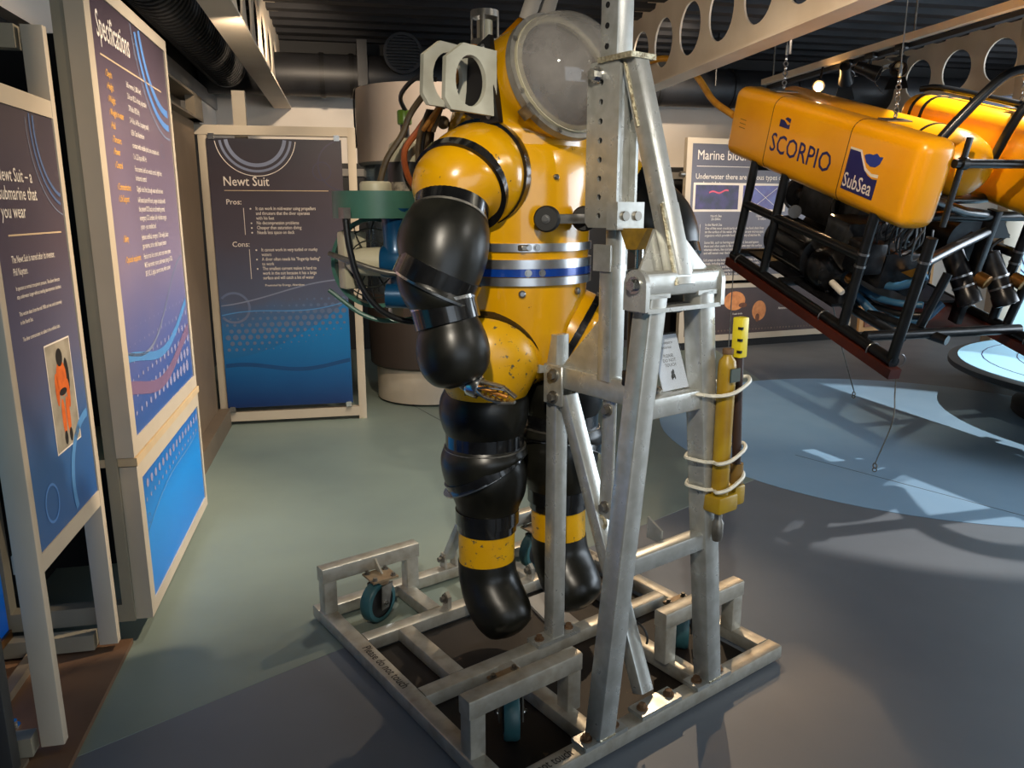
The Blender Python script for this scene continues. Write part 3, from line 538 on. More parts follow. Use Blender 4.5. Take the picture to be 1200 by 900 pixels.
# drum display ----------------------------------------------------------------
t = Thing('drum_display', 'tall round display drum with white hood, glass middle and dark skirt', 'display drum', FR, (.66, 6.72, 0))
c = (.66, 6.72, 0)
t.part('base', G().cyl((*c[:2], .02), (*c[:2], .33), .47, n=64), mat('drum_base', (206, 192, 172), .5))
t.part('skirt', G().lathe([(.5, .31), (.52, .33), (.535, .9), (.52, .93)], c, n=64), mat('drum_skirt', (66, 56, 50), .5, 0, (56, 48, 44), 3, .5))
t.part('core', G().cyl((*c[:2], .9), (*c[:2], 2.0), .44, n=64), mat('drum_core', (196, 204, 214), .25, .6, (150, 160, 172), 5, .7))
t.part('glass', G().band((*c[:2], 1.45), (0, 0, 1), .515, .52, 1.1, n=64), glass('drum_glass', (225, 232, 235), .05, .06, (220, 225, 230)))
t.part('hood', G().lathe([(.54, 1.96), (.565, 1.98), (.565, 2.55), (.5, 2.56)], c, n=72), mat('drum_hood', (206, 190, 176), .6, 0, (196, 180, 166), 3, .5))
t.part('hood_cable', G().tube([(.09, 6.72, 2.1), (.085, 6.70, 2.3), (.09, 6.69, 2.53), (.14, 6.65, 2.57)], .008), M_HOSEK)
t.part('loose_cable', G().tube([(.1, 6.7, 2.12), (.05, 6.6, 2.16), (.0, 6.3, 2.17)], .006), M_HOSEK)
# ------------------------------------------------------------------ galvanised stand (axes a to the right, b away; the suit faces -b)
AC = 1.667                                             # symmetry line
t = Thing('support_stand', 'galvanised steel wheeled stand with an A-frame mast holding the diving suit', 'stand', FA, (AC, 2.09, 0))
S = t
TW, ZB, ZT = .06, .012, .062
def rail_a(a0, a1, b, m=M_GALV2): return S.part('base_rail', G().bar((a0, b, (ZB + ZT) / 2), (a1, b, (ZB + ZT) / 2), TW, ZT - ZB, (0, 0, 1)), m)
def rail_b(a, b0, b1, m=M_GALV2): return S.part('base_rail', G().bar((a, b0, (ZB + ZT) / 2), (a, b1, (ZB + ZT) / 2), TW, ZT - ZB, (0, 0, 1)), m)
left = rail_b(1.075, 1.50, 2.68); right = rail_b(2.26, 1.50, 2.68)
near = rail_a(1.045, 2.29, 1.47); far = rail_a(1.045, 2.29, 2.71)
for b in (1.98, 2.40): rail_a(1.105, 2.23, b)
for a in (1.423, 2 * AC - 1.423): rail_b(a, 1.50, 1.95); rail_b(a, 2.43, 2.68)
for a in (1.26, 2 * AC - 1.26): rail_b(a, 2.01, 2.37)
t.text('lettering', 'Please do not touch', .047, M_TXTK, (1.062, 2.335, ZT + .001), (0, -1, 0), (1, 0, 0), left, sx=.8)
t.text('lettering', 'Please do not touch', .044, M_TXTK, (1.052, 1.456, ZT + .001), (1, 0, 0), (0, 1, 0), near, sx=.72)
t.text('lettering', 'Please do not touch', .04, M_TXTK, (2.275, 2.28, ZT + .001), (0, 1, 0), (-1, 0, 0), right, sx=.8)
# wheel arches and castors
def castor(a, b, yaw, zt):
    z = zt; h = S.part('castor', G().box(a - .055, a + .055, b - .05, b + .05, z - .008, z).cyl((a, b, z - .03), (a, b, z - .008), .035, n=20), mat('castor_plate', (156, 136, 108), .5, .4, (120, 94, 68), 18, .9))
    for sx in (-.04, .04):
        for sy in (-.035, .035): S.part('bolt', G().bolt((a + sx, b + sy, z), (0, 0, 1), .008, .008), M_STEEL, h)
    d = Vector((math.cos(yaw), math.sin(yaw), 0)); e = Vector((-d.y, d.x, 0)); wc = Vector((a, b, .084)) + d * .02
    for s in (-1, 1):
        o = Vector((a, b, 0)) + e * .034 * s
        S.part('fork', G().poly([o - d * .03 + V(0, 0, z - .03), o + d * .035 + V(0, 0, z - .03), o + d * .04 + V(0, 0, .06), o + V(0, 0, .06)], e * .005 * s), M_STEEL, h)
        S.part('axle_nut', G().bolt(wc + e * .04 * s, e * s, .008, .008), M_CHROME, h)
    S.part('wheel', G().lathe([(.062, -.024), (.079, -.024), (.084, -.017), (.084, .017), (.079, .024), (.062, .024)], wc, e, n=36, cap0=False, cap1=False), M_TYRE, h)
    S.part('hub', G().lathe([(.012, -.026), (.063, -.02), (.063, .02), (.012, .026)], wc, e, n=28), M_HUB, h)
for b, bi in ((1.64, 1), (2.66, -1)):
    for a0, a1, cx in ((1.05, 1.475, 1.27), (2 * AC - 1.475, 2 * AC - 1.05, 2 * AC - 1.27)):
        zt = .25
        S.part('arch_beam', G().bar((a0, b, zt - .03), (a1, b, zt - .03), .055, .06, (0, 0, 1)), M_GALV2)
        for a in (a0 + .03, a1 - .03): S.part('arch_post', G().bar((a, b, ZT - .002), (a, b, zt - .058), .055, .055, (0, 1, 0)), M_GALV2)
        S.part('gusset', G().poly([(cx, b - .028, zt - .01), (cx, b - .028 - .06, zt - .055), (cx, b - .028, zt - .055)] if bi < 0 else [(cx, b + .028, zt - .01), (cx, b + .028 + .06, zt - .055), (cx, b + .028, zt - .055)], (.008, 0, 0)), M_GALV2)
        castor(cx, b + bi * .075, {(1, 0): -2.15, (1, 1): .75, (-1, 0): -2.75, (-1, 1): -2.9}[(bi, int(cx > AC))], zt - .062)
# dark sheet lying in the middle of the base
single('floor_sheet', G().box(1.12, 2.215, 1.51, 2.37, .003, .009), M_TRAY, 'stained dark metal sheet lying on the floor inside the base of the stand', 'sheet', FA, (AC, 1.9, 0), smooth=False)
single('offcut_board', G().poly([(1.74, 2.04, .01), (1.80, 2.33, .01), (1.90, 2.33, .01), (1.86, 2.04, .01)], (0, 0, .012)), mat('offcut_grey', (150, 148, 142), .5), 'pale grey offcut lying on the dark sheet under the far boot', 'board', FA, (1.8, 2.2, .01), smooth=False)
# A-frame in the plane b = 1.47
def plate(a, b, la, lb, n='foot_plate'):
    p = S.part(n, G().box(a - la, a + la, b - lb, b + lb, ZT, ZT + .014), M_GALV)
    return p
for s in (-1, 1):
    a0, a1 = AC + s * .245, AC + s * .098
    S.part('a_frame_leg', G().bar((a0, 1.47, ZT + .012), (a1, 1.47, 1.375), .068, .066, (1, 0, 0), .008), M_GALV)
    p = plate(a0, 1.47, .085, .032)
    for d in (-.055, .055): S.part('bolt', G().bolt((a0 + d, 1.47, ZT + .014), (0, 0, 1), .012, .012), M_RUST, p)
    S.part('weld', G().tube([(a0 - .03, 1.438, ZT + .016), (a0 + .03, 1.438, ZT + .016)], .005, 6, 1), M_WELD, p)
    e = AC + s * .155                                  # ear with pivot bolt at the end of the top beam
    S.part('ear', G().poly([(e - .008, 1.47 + .042 * math.cos(x), 1.405 + .042 * math.sin(x)) for x in [math.pi * k / 12 for k in range(13)]] + [(e - .008, 1.428, 1.335), (e - .008, 1.512, 1.335)], (.016, 0, 0)), M_GALV)
    S.part('pivot_bolt', G().bolt((e - .008 * 1 if s < 0 else e + .008, 1.47, 1.405), (s, 0, 0), .016, .014), M_CHROME)
    S.part('leg_cap', G().box(a1 - .04, a1 + .04, 1.436, 1.504, 1.368, 1.38), M_GALV)
S.part('top_beam', G().bar((AC - .147, 1.47, 1.405), (AC + .147, 1.47, 1.405), .066, .066, (0, 0, 1), .012), M_GALV)
S.part('top_plate', G().box(AC - .15, AC + .15, 1.43, 1.51, 1.33, 1.342), M_GALV)
S.part('cross_bar', G().bar((AC - .115, 1.47, 1.055), (AC + .115, 1.47, 1.055), .05, .06, (0, 0, 1)), M_GALV)
cb = S.part('cross_bar', G().bar((AC - .17, 1.47, .59), (AC + .17, 1.47, .59), .05, .055, (0, 0, 1)), M_GALV)
S.part('lug', G().poly([(AC + .02, 1.5, .60), (AC + .02, 1.56, .60), (AC + .02, 1.56, .67), (AC + .02, 1.5, .64)], (.008, 0, 0)), M_GALV, cb)
S.part('lug', G().box(AC + .08, AC + .16, 1.5, 1.53, .535, .58), M_GALV, cb)
# crotch post, tie bar, diagonal
S.part('support_post', G().bar((AC, 1.98, ZT + .01), (AC, 1.98, 1.195), .056, .056, (1, 0, 0), .007), M_GALV)
p = plate(AC, 1.98, .10, .034); 
for d in (-.07, .07): S.part('bolt', G().bolt((AC + d, 1.98, ZT + .014), (0, 0, 1), .012, .012), M_RUST, p)
S.part('back_plate', G().poly([(AC - .055, 2.01, 1.06), (AC - .055, 2.02, 1.17), (AC - .04, 2.025, 1.195), (AC + .04, 2.025, 1.195), (AC + .055, 2.02, 1.17), (AC + .055, 2.01, 1.06)], (0, .012, 0)), M_GALV)
S.part('tie_bar', G().bar((AC, 1.95, 1.055), (AC, 1.49, 1.055), .05, .075, (0, 0, 1)), M_GALV)
for s in (-1, 1):
    p = S.part('splice_plate', G().rbox(AC + s * .031 - .006, AC + s * .031 + .006, 1.915, 2.012, .955, 1.095, .004, 1), M_GALV)
    for z in (.985, 1.06): S.part('bolt', G().bolt((AC + s * .037, 1.975 - .02, z), (s, 0, 0), .015, .014), M_STEEL, p)
S.part('diagonal_brace', G().bar((AC, 1.925, .99), (AC, 1.53, ZT + .02), .05, .055, (1, 0, 0)), M_GALV)
p = plate(AC, 1.475, .09, .032)
for d in (-.06, .06): S.part('bolt', G().bolt((AC + d, 1.475, ZT + .014), (0, 0, 1), .012, .012), M_RUST, p)
S.part('cable_loop', G().torus((AC + .03, 1.60, .24), (1, .2, 0), .045, .004, n=24, m=6, a0=-90, a1=110, ref=(0, 0, 1)), M_HOSEK)
S.part('angle_stop', G().box(AC - .06, AC - .052, 1.60, 1.63, .07, .2), M_GALV2)
# gusset sheet between post and mast
S.part('gusset_sheet', G().poly([(AC - .004, 1.95, 1.09), (AC - .004, 1.76, 1.09), (AC - .004, 1.76, 1.28)], (.008, 0, 0)), M_GALV)
# mast
S.part('mast_tube', G().bar((AC, 1.725, 1.08), (AC, 1.725, 1.44), .06, .06, (1, 0, 0), .007), M_GALV)
S.part('mast_fork', G().box(AC - .036, AC - .026, 1.70, 1.775, 1.42, 1.5).box(AC + .026, AC + .036, 1.70, 1.775, 1.42, 1.5), M_GALV)
S.part('mast_tube', G().bar((AC, 1.715, 1.44), (AC, 1.715, 1.62), .045, .045, (1, 0, 0), .005), M_GALV)
up = S.part('upper_mast', G().bar((AC, 1.735, 1.56), (AC, 1.735, 2.55), .072, .066, (1, 0, 0), .007), M_GALV)
for k in range(8): S.part('pin_hole_shade', G().cyl((AC - .0345, 1.74, 2.06 + k * .055), (AC - .0318, 1.74, 2.06 + k * .055), .0085, n=12), M_DARK, up)  # solid dark discs, painted stand-ins for the shade inside the holes
p = S.part('hole_plate', G().plate_hole((AC - .042, 0, 0), (0, 1, 0), (0, 0, 1), (.01, 0, 0), [(1.675, 1.565), (1.69, 1.55), (1.795, 1.55), (1.81, 1.565), (1.81, 2.005), (1.795, 2.02), (1.69, 2.02), (1.675, 2.005)], [(1.75, 1.585 + k * .054, .009) for k in range(8)], 12), M_GALV)
for k in range(8): S.part('hole_shadow', G().cyl((AC - .0345, 1.75, 1.585 + k * .054), (AC - .0325, 1.75, 1.585 + k * .054), .012, n=12), M_DARK, p)
S.part('plate_bolt', G().bolt((AC - .042, 1.765, 1.985), (-1, 0, 0), .016, .02), M_CHROME, p)
S.part('hole_plate', G().box(AC + .032, AC + .042, 1.675, 1.82, 1.55, 2.02), M_GALV)
S.part('mast_cap', G().box(AC - .05, AC + .05, 1.625, 1.76, 2.015, 2.03), M_WELD)
S.part('clamp_block', G().box(AC - .055, AC + .055, 1.655, 1.70, 1.545, 1.625), M_GALV)
for s in (-.025, .025): S.part('clamp_bolt', G().cyl((AC + s, 1.655, 1.585), (AC + s, 1.648, 1.585), .014, n=16), M_STEEL)
S.part('mast_strut', G().bar((AC, 1.66, 2.02), (AC, 1.462, 1.42), .055, .06, (1, 0, 0), .007), M_GALV)
S.part('strut_doubler', G().bar((AC, 1.513, 1.62), (AC, 1.440, 1.40), .07, .02, (0, -1, .3), .003), M_GALV)
S.part('weld', G().tube([(AC - .036, 1.502, 1.62), (AC - .036, 1.436, 1.40)], .0065, 6, 1), M_WELD)
S.part('weld', G().tube([(AC - .03, 1.668, 2.01), (AC - .03, 1.607, 1.83)], .006, 6, 1), M_WELD)
S.part('strut_gusset', G().poly([(AC + .03, 1.47, 1.43), (AC + .14, 1.47, 1.43), (AC + .03, 1.475, 1.53)], (0, .008, 0)), M_GALV)
S.part('strut_gusset', G().poly([(AC - .03, 1.49, 1.43), (AC - .13, 1.49, 1.43), (AC - .03, 1.53, 1.55)], (0, .008, 0)), M_GALV)
# flat hanging bar below the tie bar
fb = S.part('hanging_bar', G().bar((AC - .005, 1.715, 1.03), (AC - .005, 1.72, .62), .012, .055, (0, 1, 0), .003), M_GALV)
for z in (.985, .66): S.part('bolt', G().bolt((AC - .012, 1.717, z), (-1, 0, 0), .013, .014), M_STEEL, fb)
S.part('hook', G().torus((AC - .01, 1.735, .60), (1, 0, 0), .02, .007, n=18, m=8), M_WELD, fb)
# hydraulic ram beside the mast
r = S.part('ram_body', G().lathe([(.022, 1.07), (.028, 1.075), (.028, 1.36), (.034, 1.362), (.034, 1.43), (.02, 1.435)], (AC, 1.615, 0), n=24), M_HOSEK)
S.part('ram_rod', G().cyl((AC, 1.615, 1.43), (AC, 1.615, 1.54), .012, n=16), M_CHROME, r)
S.part('ram_knuckle', G().rbox(AC - .03, AC + .03, 1.585, 1.645, 1.08, 1.13, .006, 2), M_HOSEK, r)
S.part('ram_clevis', G().poly([(AC - .03, 1.56, 1.55), (AC - .03, 1.67, 1.55), (AC - .03, 1.64, 1.49), (AC - .03, 1.60, 1.49)], (.06, 0, 0)), mat('clevis_yellow', (150, 116, 30), .45, 0, (100, 78, 30), 20, .8), r)
S.part('ram_hose', G().tube([(AC + .02, 1.6, 1.15), (AC + .1, 1.58, 1.12), (AC + .16, 1.54, 1.08), (AC + .17, 1.53, .95), (AC + .2, 1.52, .75)], .011, 8), M_HOSEK, r)
# lifting arm from the mast top over the suit
S.part('lifting_arm', G().bar((AC, 1.70, 2.52), (AC, 2.15, 2.42), .06, .08, (0, 0, 1)), M_GALV)
for p0, p1 in (((1.585, 2.055, 2.18), (1.645, 2.0, 2.40)), ((1.655, 2.05, 2.20), (1.70, 1.99, 2.42))):
    S.part('lifting_strap', G().bar(p0, p1, .05, .01, (.6, .8, 0), .002), mat('strap_grey', (112, 106, 98), .5, .5))
# rear stay and small lugs on the base
S.part('rear_stay', G().bar((1.66, 2.705, .11), (1.80, 2.42, .85), .035, .045, (1, 0, 0)), M_GALV)
for a in (1.635, 1.69):
    p = S.part('stay_lug', G().poly([(a, 2.685, ZT), (a, 2.735, ZT), (a, 2.725, .13), (a, 2.695, .13)], (.01, 0, 0)), M_GALV2)
S.part('stay_bolt', G().bolt((1.635, 2.71, .105), (-1, 0, 0), .012, .016), M_STEEL)
for a in (1.46, 1.88):
    p = S.part('base_lug', G().poly([(a, 2.385, ZT), (a, 2.425, ZT), (a, 2.425, .11), (a, 2.405, .128), (a, 2.385, .11)], (.016, 0, 0)), M_GALV2)
    S.part('bolt', G().bolt((a, 2.405, .1), (-1, 0, 0), .013, .014), M_STEEL, p)
# ------------------------------------------------------------------ notice card on the cross bar
t = Thing('notice_card', 'small white please do not touch card leaning on the A-frame cross bar', 'sign', FA, (1.71, 1.5, 1.086))
X = Vector((1, .0, .0)); Yv = Vector((-.18, .22, 1)).normalized(); O = Vector((1.655, 1.488, 1.088)); Nn = X.cross(Yv).normalized()
q4 = [O, O + X * .11, O + X * .11 + Yv * .165, O + Yv * .165]
p = t.part('card', G().poly(q4, -Nn * .003), mat('card_white', (238, 236, 240), .35), smooth=False)
q5 = [O - X * .004 + Nn * .001, O + X * .114 + Nn * .001, O + X * .114 + Yv * .171 + Nn * .001, O - X * .004 + Yv * .171 + Nn * .001]
t.part('acrylic_holder', G().poly(q5, Nn * .0015), glass('acrylic', (245, 248, 250), .05, .02, (240, 245, 250)), smooth=False)
M_CARD = mat('card_ink', (110, 106, 104), .6)
def ct(s, v, sz): t.text('lettering', s, sz, M_CARD, O + X * .055 + Yv * v + Nn * .0006, X, Yv, p, align='CENTER')
for s, v in (('This object is', .138), ('historical', .124)): ct(s, v, .011)
for s, v in (('PLEASE', .098), ('DO NOT', .084), ('TOUCH', .070)): ct(s, v, .0135)
for du, dv, ru, rv in ((.055, .045, .006, .012), (.05, .037, .004, .008), (.06, .054, .004, .007), (.062, .038, .003, .009)):
    t.part('printed_mark', G().add([O + X * (du + ru * math.cos(2 * math.pi * k / 10)) + Yv * (dv + rv * math.sin(2 * math.pi * k / 10)) + Nn * .0006 for k in range(10)], [tuple(range(10))]), M_TXTK, p, smooth=False)
# ------------------------------------------------------------------ hand pump strapped to the right leg
M_PY = mat('pump_yellow', (160, 130, 20), .4, 0, (132, 98, 14), 10, .8, chip=(60, 48, 30), chip_scale=24, chip_lo=.7)
t = Thing('hand_pump', 'yellow hydraulic hand pump tied to the right leg of the A-frame', 'pump', FA, (1.93, 1.43, .68))
x0, y0 = 1.835, 1.415
t.part('cylinder', G().lathe([(.02, .745), (.026, .75), (.027, 1.15), (.024, 1.17), (.014, 1.182), (.014, 1.19)], (x0 + .01, y0, 0), n=24), M_PY)
t.part('filler_cap', G().cyl((x0 + .01, y0, 1.19), (x0 + .01, y0, 1.205), .017, n=10), M_RUST)
t.part('rating_plate', G().box(x0 - .012, x0 + .03, y0 - .0335, y0 - .028, 1.11, 1.15), mat('plate_green', (52, 62, 50), .4))
t.part('pump_head', G().rbox(x0 - .03, x0 + .06, y0 - .035, y0 + .03, .70, .755, .008, 2).rbox(x0 + .05, x0 + .10, y0 - .03, y0 + .02, .71, .775, .008, 2), M_PY)
t.part('outlet', G().lathe([(.014, .60), (.018, .62), (.018, .66), (.012, .67), (.012, .70)], (x0 + .012, y0, 0), n=16), M_STEEL)
t.part('handle', G().cyl((x0 + .082, y0 - .005, .76), (x0 + .055, y0 - .005, 1.18), .014, n=14), mat('handle_dark', (52, 34, 26), .5))
h = t.part('handle_sleeve', G().rbox(x0 + .038, x0 + .072, y0 - .022, y0 + .012, 1.175, 1.295, .004, 2), mat('sleeve_yellow', (226, 206, 40), .4))
for k in range(3): t.part('slot', G().box(x0 + .036, x0 + .044, y0 - .024, y0 - .01, 1.19 + k * .035, 1.198 + k * .035), M_DARK, h)
t.part('handle_socket', G().cyl((x0 + .084, y0 - .005, .73), (x0 + .080, y0 - .005, .84), .02, n=14), mat('socket_brown', (120, 92, 40), .5))
M_TIE = mat('cable_tie', (216, 212, 196), .45)
for z, a_l in ((1.07, 1.765), (.86, 1.79), (.77, 1.80)):
    t.part('cable_tie', G().tube([(a_l - .006, 1.426, z + .004), (a_l + .025, 1.420, z - .002), (x0 - .03, y0 - .022, z + .002), (x0 + .0, y0 - .040, z + .01), (x0 + .05, y0 - .038, z + .024), (x0 + .082, y0 - .03, z + .034), (x0 + .104, y0 - .005, z + .04), (x0 + .08, y0 + .02, z + .035), (x0 - .0, 1.51, z + .01), (a_l + .01, 1.514, z), (a_l - .014, 1.49, z + .002), (a_l - .014, 1.45, z + .004), (a_l - .006, 1.424, z + .004)], .006, 6, 5), M_TIE)
# ------------------------------------------------------------------ atmospheric diving suit
t = Thing('diving_suit', 'yellow and black armoured diving suit with a clear dome helmet, hung in the stand', 'diving suit', FA, (AC, 2.2, .1))
U = t; BC = 2.22
tor = U.part('torso', G().lathe([(.03, .99), (.12, 1.0), (.185, 1.04), (.22, 1.10), (.24, 1.18), (.25, 1.27), (.255, 1.36), (.258, 1.45), (.262, 1.55), (.265, 1.65), (.262, 1.74), (.25, 1.80), (.22, 1.85), (.15, 1.88)], (AC, BC, 0), n=64), M_YEL)
for z, h, m, nm in ((1.484, .026, M_ALU, 'belt_band'), (1.430, .030, M_ALU, 'belt_band'), (1.403, .026, M_BLUE, 'blue_belt'), (1.374, .026, M_ALU, 'belt_band')):
    o = U.part(nm, G().band((AC, BC, z), (0, 0, 1), .25, .268, h, n=72), m)
for ang, z in ((-118, 1.484), (-112, 1.484), (-118, 1.403), (-108, 1.403)):
    x = R(ang); U.part('belt_bolt', G().bolt((AC + .268 * math.cos(x), BC + .268 * math.sin(x), z), (math.cos(x), math.sin(x), 0), .008, .006), M_SCREW, o)
x = R(-121); U.part('belt_clasp', G().rbox(AC + .262 * math.cos(x) - .02, AC + .262 * math.cos(x) + .02, BC + .262 * math.sin(x) - .016, BC + .262 * math.sin(x) + .012, 1.474, 1.494, .003, 1), M_STEEL, o)
for ang, z, r in ((-122, 1.335, .012), (-72, 1.335, .012), (-98, 1.705, .009), (-100, 1.60, .009)):
    x = R(ang); rr = .254 if z < 1.4 else .265; U.part('stud', G().lathe([(r, 0), (r, .008), (r * .6, .012)], (AC + rr * math.cos(x), BC + rr * math.sin(x), z), (math.cos(x), math.sin(x), 0), n=14), M_SCREW, tor)
# head shell, ring, dome
hd = U.part('helmet_shell', G().loft([((AC, 2.225, 1.79), (0, 0, 1), .250), ((AC, 2.205, 1.86), (0, -.15, 1), .238), ((AC, 2.17, 1.935), (0, -.45, .9), .222), ((AC, 2.10, 1.99), (0, -.8, .6), .210), ((AC, 1.995, 2.005), (0, -.94, .34), .200)], n=56, ref=(1, 0, 0)), M_YEL)
NR = Vector((0, -.945, .325)).normalized(); CR = Vector((AC, 1.98, 2.01))
ring = U.part('dome_ring', G().band(CR, NR, .17, .2035, .026, n=72), mat('ring_metal', (150, 146, 138), .4, .5, (110, 106, 98), 20, .7))
U.part('inner_ring', G().band(CR + NR * .018, NR, .168, .188, .012, n=72), M_CREAM, ring)
U.part('helmet_opening', G().cyl(CR - NR * .001, CR + NR * .004, .175, n=56), mat('helmet_inside', (96, 90, 88), .6))
prof = [(.186 * math.cos(R(k * 6)), .018 + .168 * math.sin(R(k * 6))) for k in range(16)]
U.part('dome', G().lathe(prof, CR, NR, n=64, cap0=False), glass('dome_acrylic', (215, 212, 210), .04, .27, (235, 228, 218)))
for ang in (150, 200, 250): 
    _, u, v = basis(NR, (1, 0, 0)); d = u * math.cos(R(ang)) + v * math.sin(R(ang)); U.part('ring_screw', G().bolt(CR + d * .195 + NR * .014, NR, .006, .004), M_STEEL, ring)
_, u, v = basis(NR, (1, 0, 0)); d = (u * -.80 + v * .6) if v.z < 0 else (u * -.80 - v * .6); d.normalize(); tn = NR.cross(d)
lc = CR + d * .205 + NR * .006
U.part('latch', G().bar(lc - tn * .018 - NR * .01, lc + tn * .018 - NR * .01, .02, .05, NR, .003).bar(lc - tn * .008 + NR * .012, lc + tn * .03 + NR * .012, .016, .012, NR, .002), M_STEEL, ring)
# black cheek plate and nylon lamp brackets on the right of the head
pl = U.part('cheek_plate', G().poly([(1.43, 2.24, 2.05), (1.452, 2.07, 2.125), (1.440, 2.03, 1.97), (1.445, 2.01, 1.865), (1.43, 2.06, 1.86), (1.42, 2.16, 1.90)], (.02, .004, 0)), M_BPLATE)
for b, z in ((2.075, 2.085), (2.045, 1.885), (2.2, 2.03)): U.part('screw', G().bolt((1.432, b, z), (-1, -.1, 0), .007, .004), M_SCREW, pl)
for off in (0, .13):
    U.part('lamp_bracket', G().plate_hole((1.375, 2.055 + off, 1.985 + off * .2), (.86, -.3, .02), (0, .05, 1), (-.004, .014, 0), [(-.07, -.085), (.085, -.105), (.092, .085), (-.02, .105), (-.08, .065), (-.09, -.05)], [(0, -.003, (.052, .074))], 28), M_NYLON)
U.part('lamp_spacer', G().cyl((1.40, 2.06, 2.06), (1.39, 2.19, 2.07), .008, n=10), M_STEEL); U.part('lamp_spacer', G().cyl((1.40, 2.06, 1.905), (1.39, 2.19, 1.915), .008, n=10), M_STEEL)
# lantern guard on top behind the head
lb = U.part('lantern', G().band((1.68, 2.42, 2.275), (0, 0, 1), .044, .05, .022, n=32), M_STEEL); U.part('guard_ring', G().band((1.68, 2.42, 2.18), (0, 0, 1), .044, .05, .02, n=32), M_STEEL, lb)
for k in range(4):
    x = R(45 + 90 * k); U.part('guard_bar', G().bar((1.68 + .047 * math.cos(x), 2.42 + .047 * math.sin(x), 2.18), (1.68 + .047 * math.cos(x), 2.42 + .047 * math.sin(x), 2.27), .018, .006, (math.cos(x), math.sin(x), 0), .002), M_STEEL, lb)
U.part('lens', G().cyl((1.68, 2.42, 2.15), (1.68, 2.42, 2.255), .028, n=20), M_CREAM, lb)
U.part('lantern_base', G().cyl((1.68, 2.42, 2.02), (1.68, 2.42, 2.17), .045, n=20), M_HOSEK, lb)
# cable bundle from lantern down to the back
for k, (m, r) in enumerate(((M_COPPER, .008), (M_COPPER, .007), (M_HOSEB, .008))):
    U.part('cable', G().tube([(1.66 - k * .012, 2.38, 2.15), (1.58 - k * .01, 2.36, 2.15 - k * .01), (1.50, 2.30, 2.10), (1.43, 2.20, 2.04 - k * .02), (1.39, 2.22, 1.96), (1.36 + k * .02, 2.32, 1.86)], r, 8), m)
# lifting eye
U.part('lifting_eye', G().torus((1.60, 2.075, 2.2), (.5, -.8, 0), .024, .007, n=20, m=8), M_STEEL); U.part('lifting_eye', G().torus((1.665, 2.07, 2.225), (.5, -.8, 0), .024, .007, n=20, m=8), M_STEEL); U.part('lifting_tab', G().poly([(1.54, 2.16, 2.13), (1.575, 2.085, 2.19), (1.69, 2.085, 2.22), (1.74, 2.16, 2.16)], (0, .03, -.02)), M_YEL)
# wheel buffers on a cross bar at the chest
U.part('buffer_bar', G().bar((1.58, 1.91, 1.575), (1.75, 1.90, 1.575), .022, .03, (0, 0, 1), .003).bar((1.75, 1.905, 1.575), (1.75, 1.76, 1.575), .022, .03, (0, 0, 1), .003), M_STEEL)
for a in (1.565, 1.722):
    w = U.part('buffer_wheel', G().lathe([(.02, -.018), (.036, -.018), (.041, -.012), (.041, .012), (.036, .018), (.02, .018)], (a, 1.92, 1.575), (-.75, -.65, 0), n=28), mat('rubber', (20, 19, 18), .6)); U.part('wheel_screw', G().bolt(Vector((a, 1.92, 1.575)) + Vector((-.75, -.65, 0)).normalized() * .019, (-.75, -.65, 0), .009, .006), M_SCREW, w)
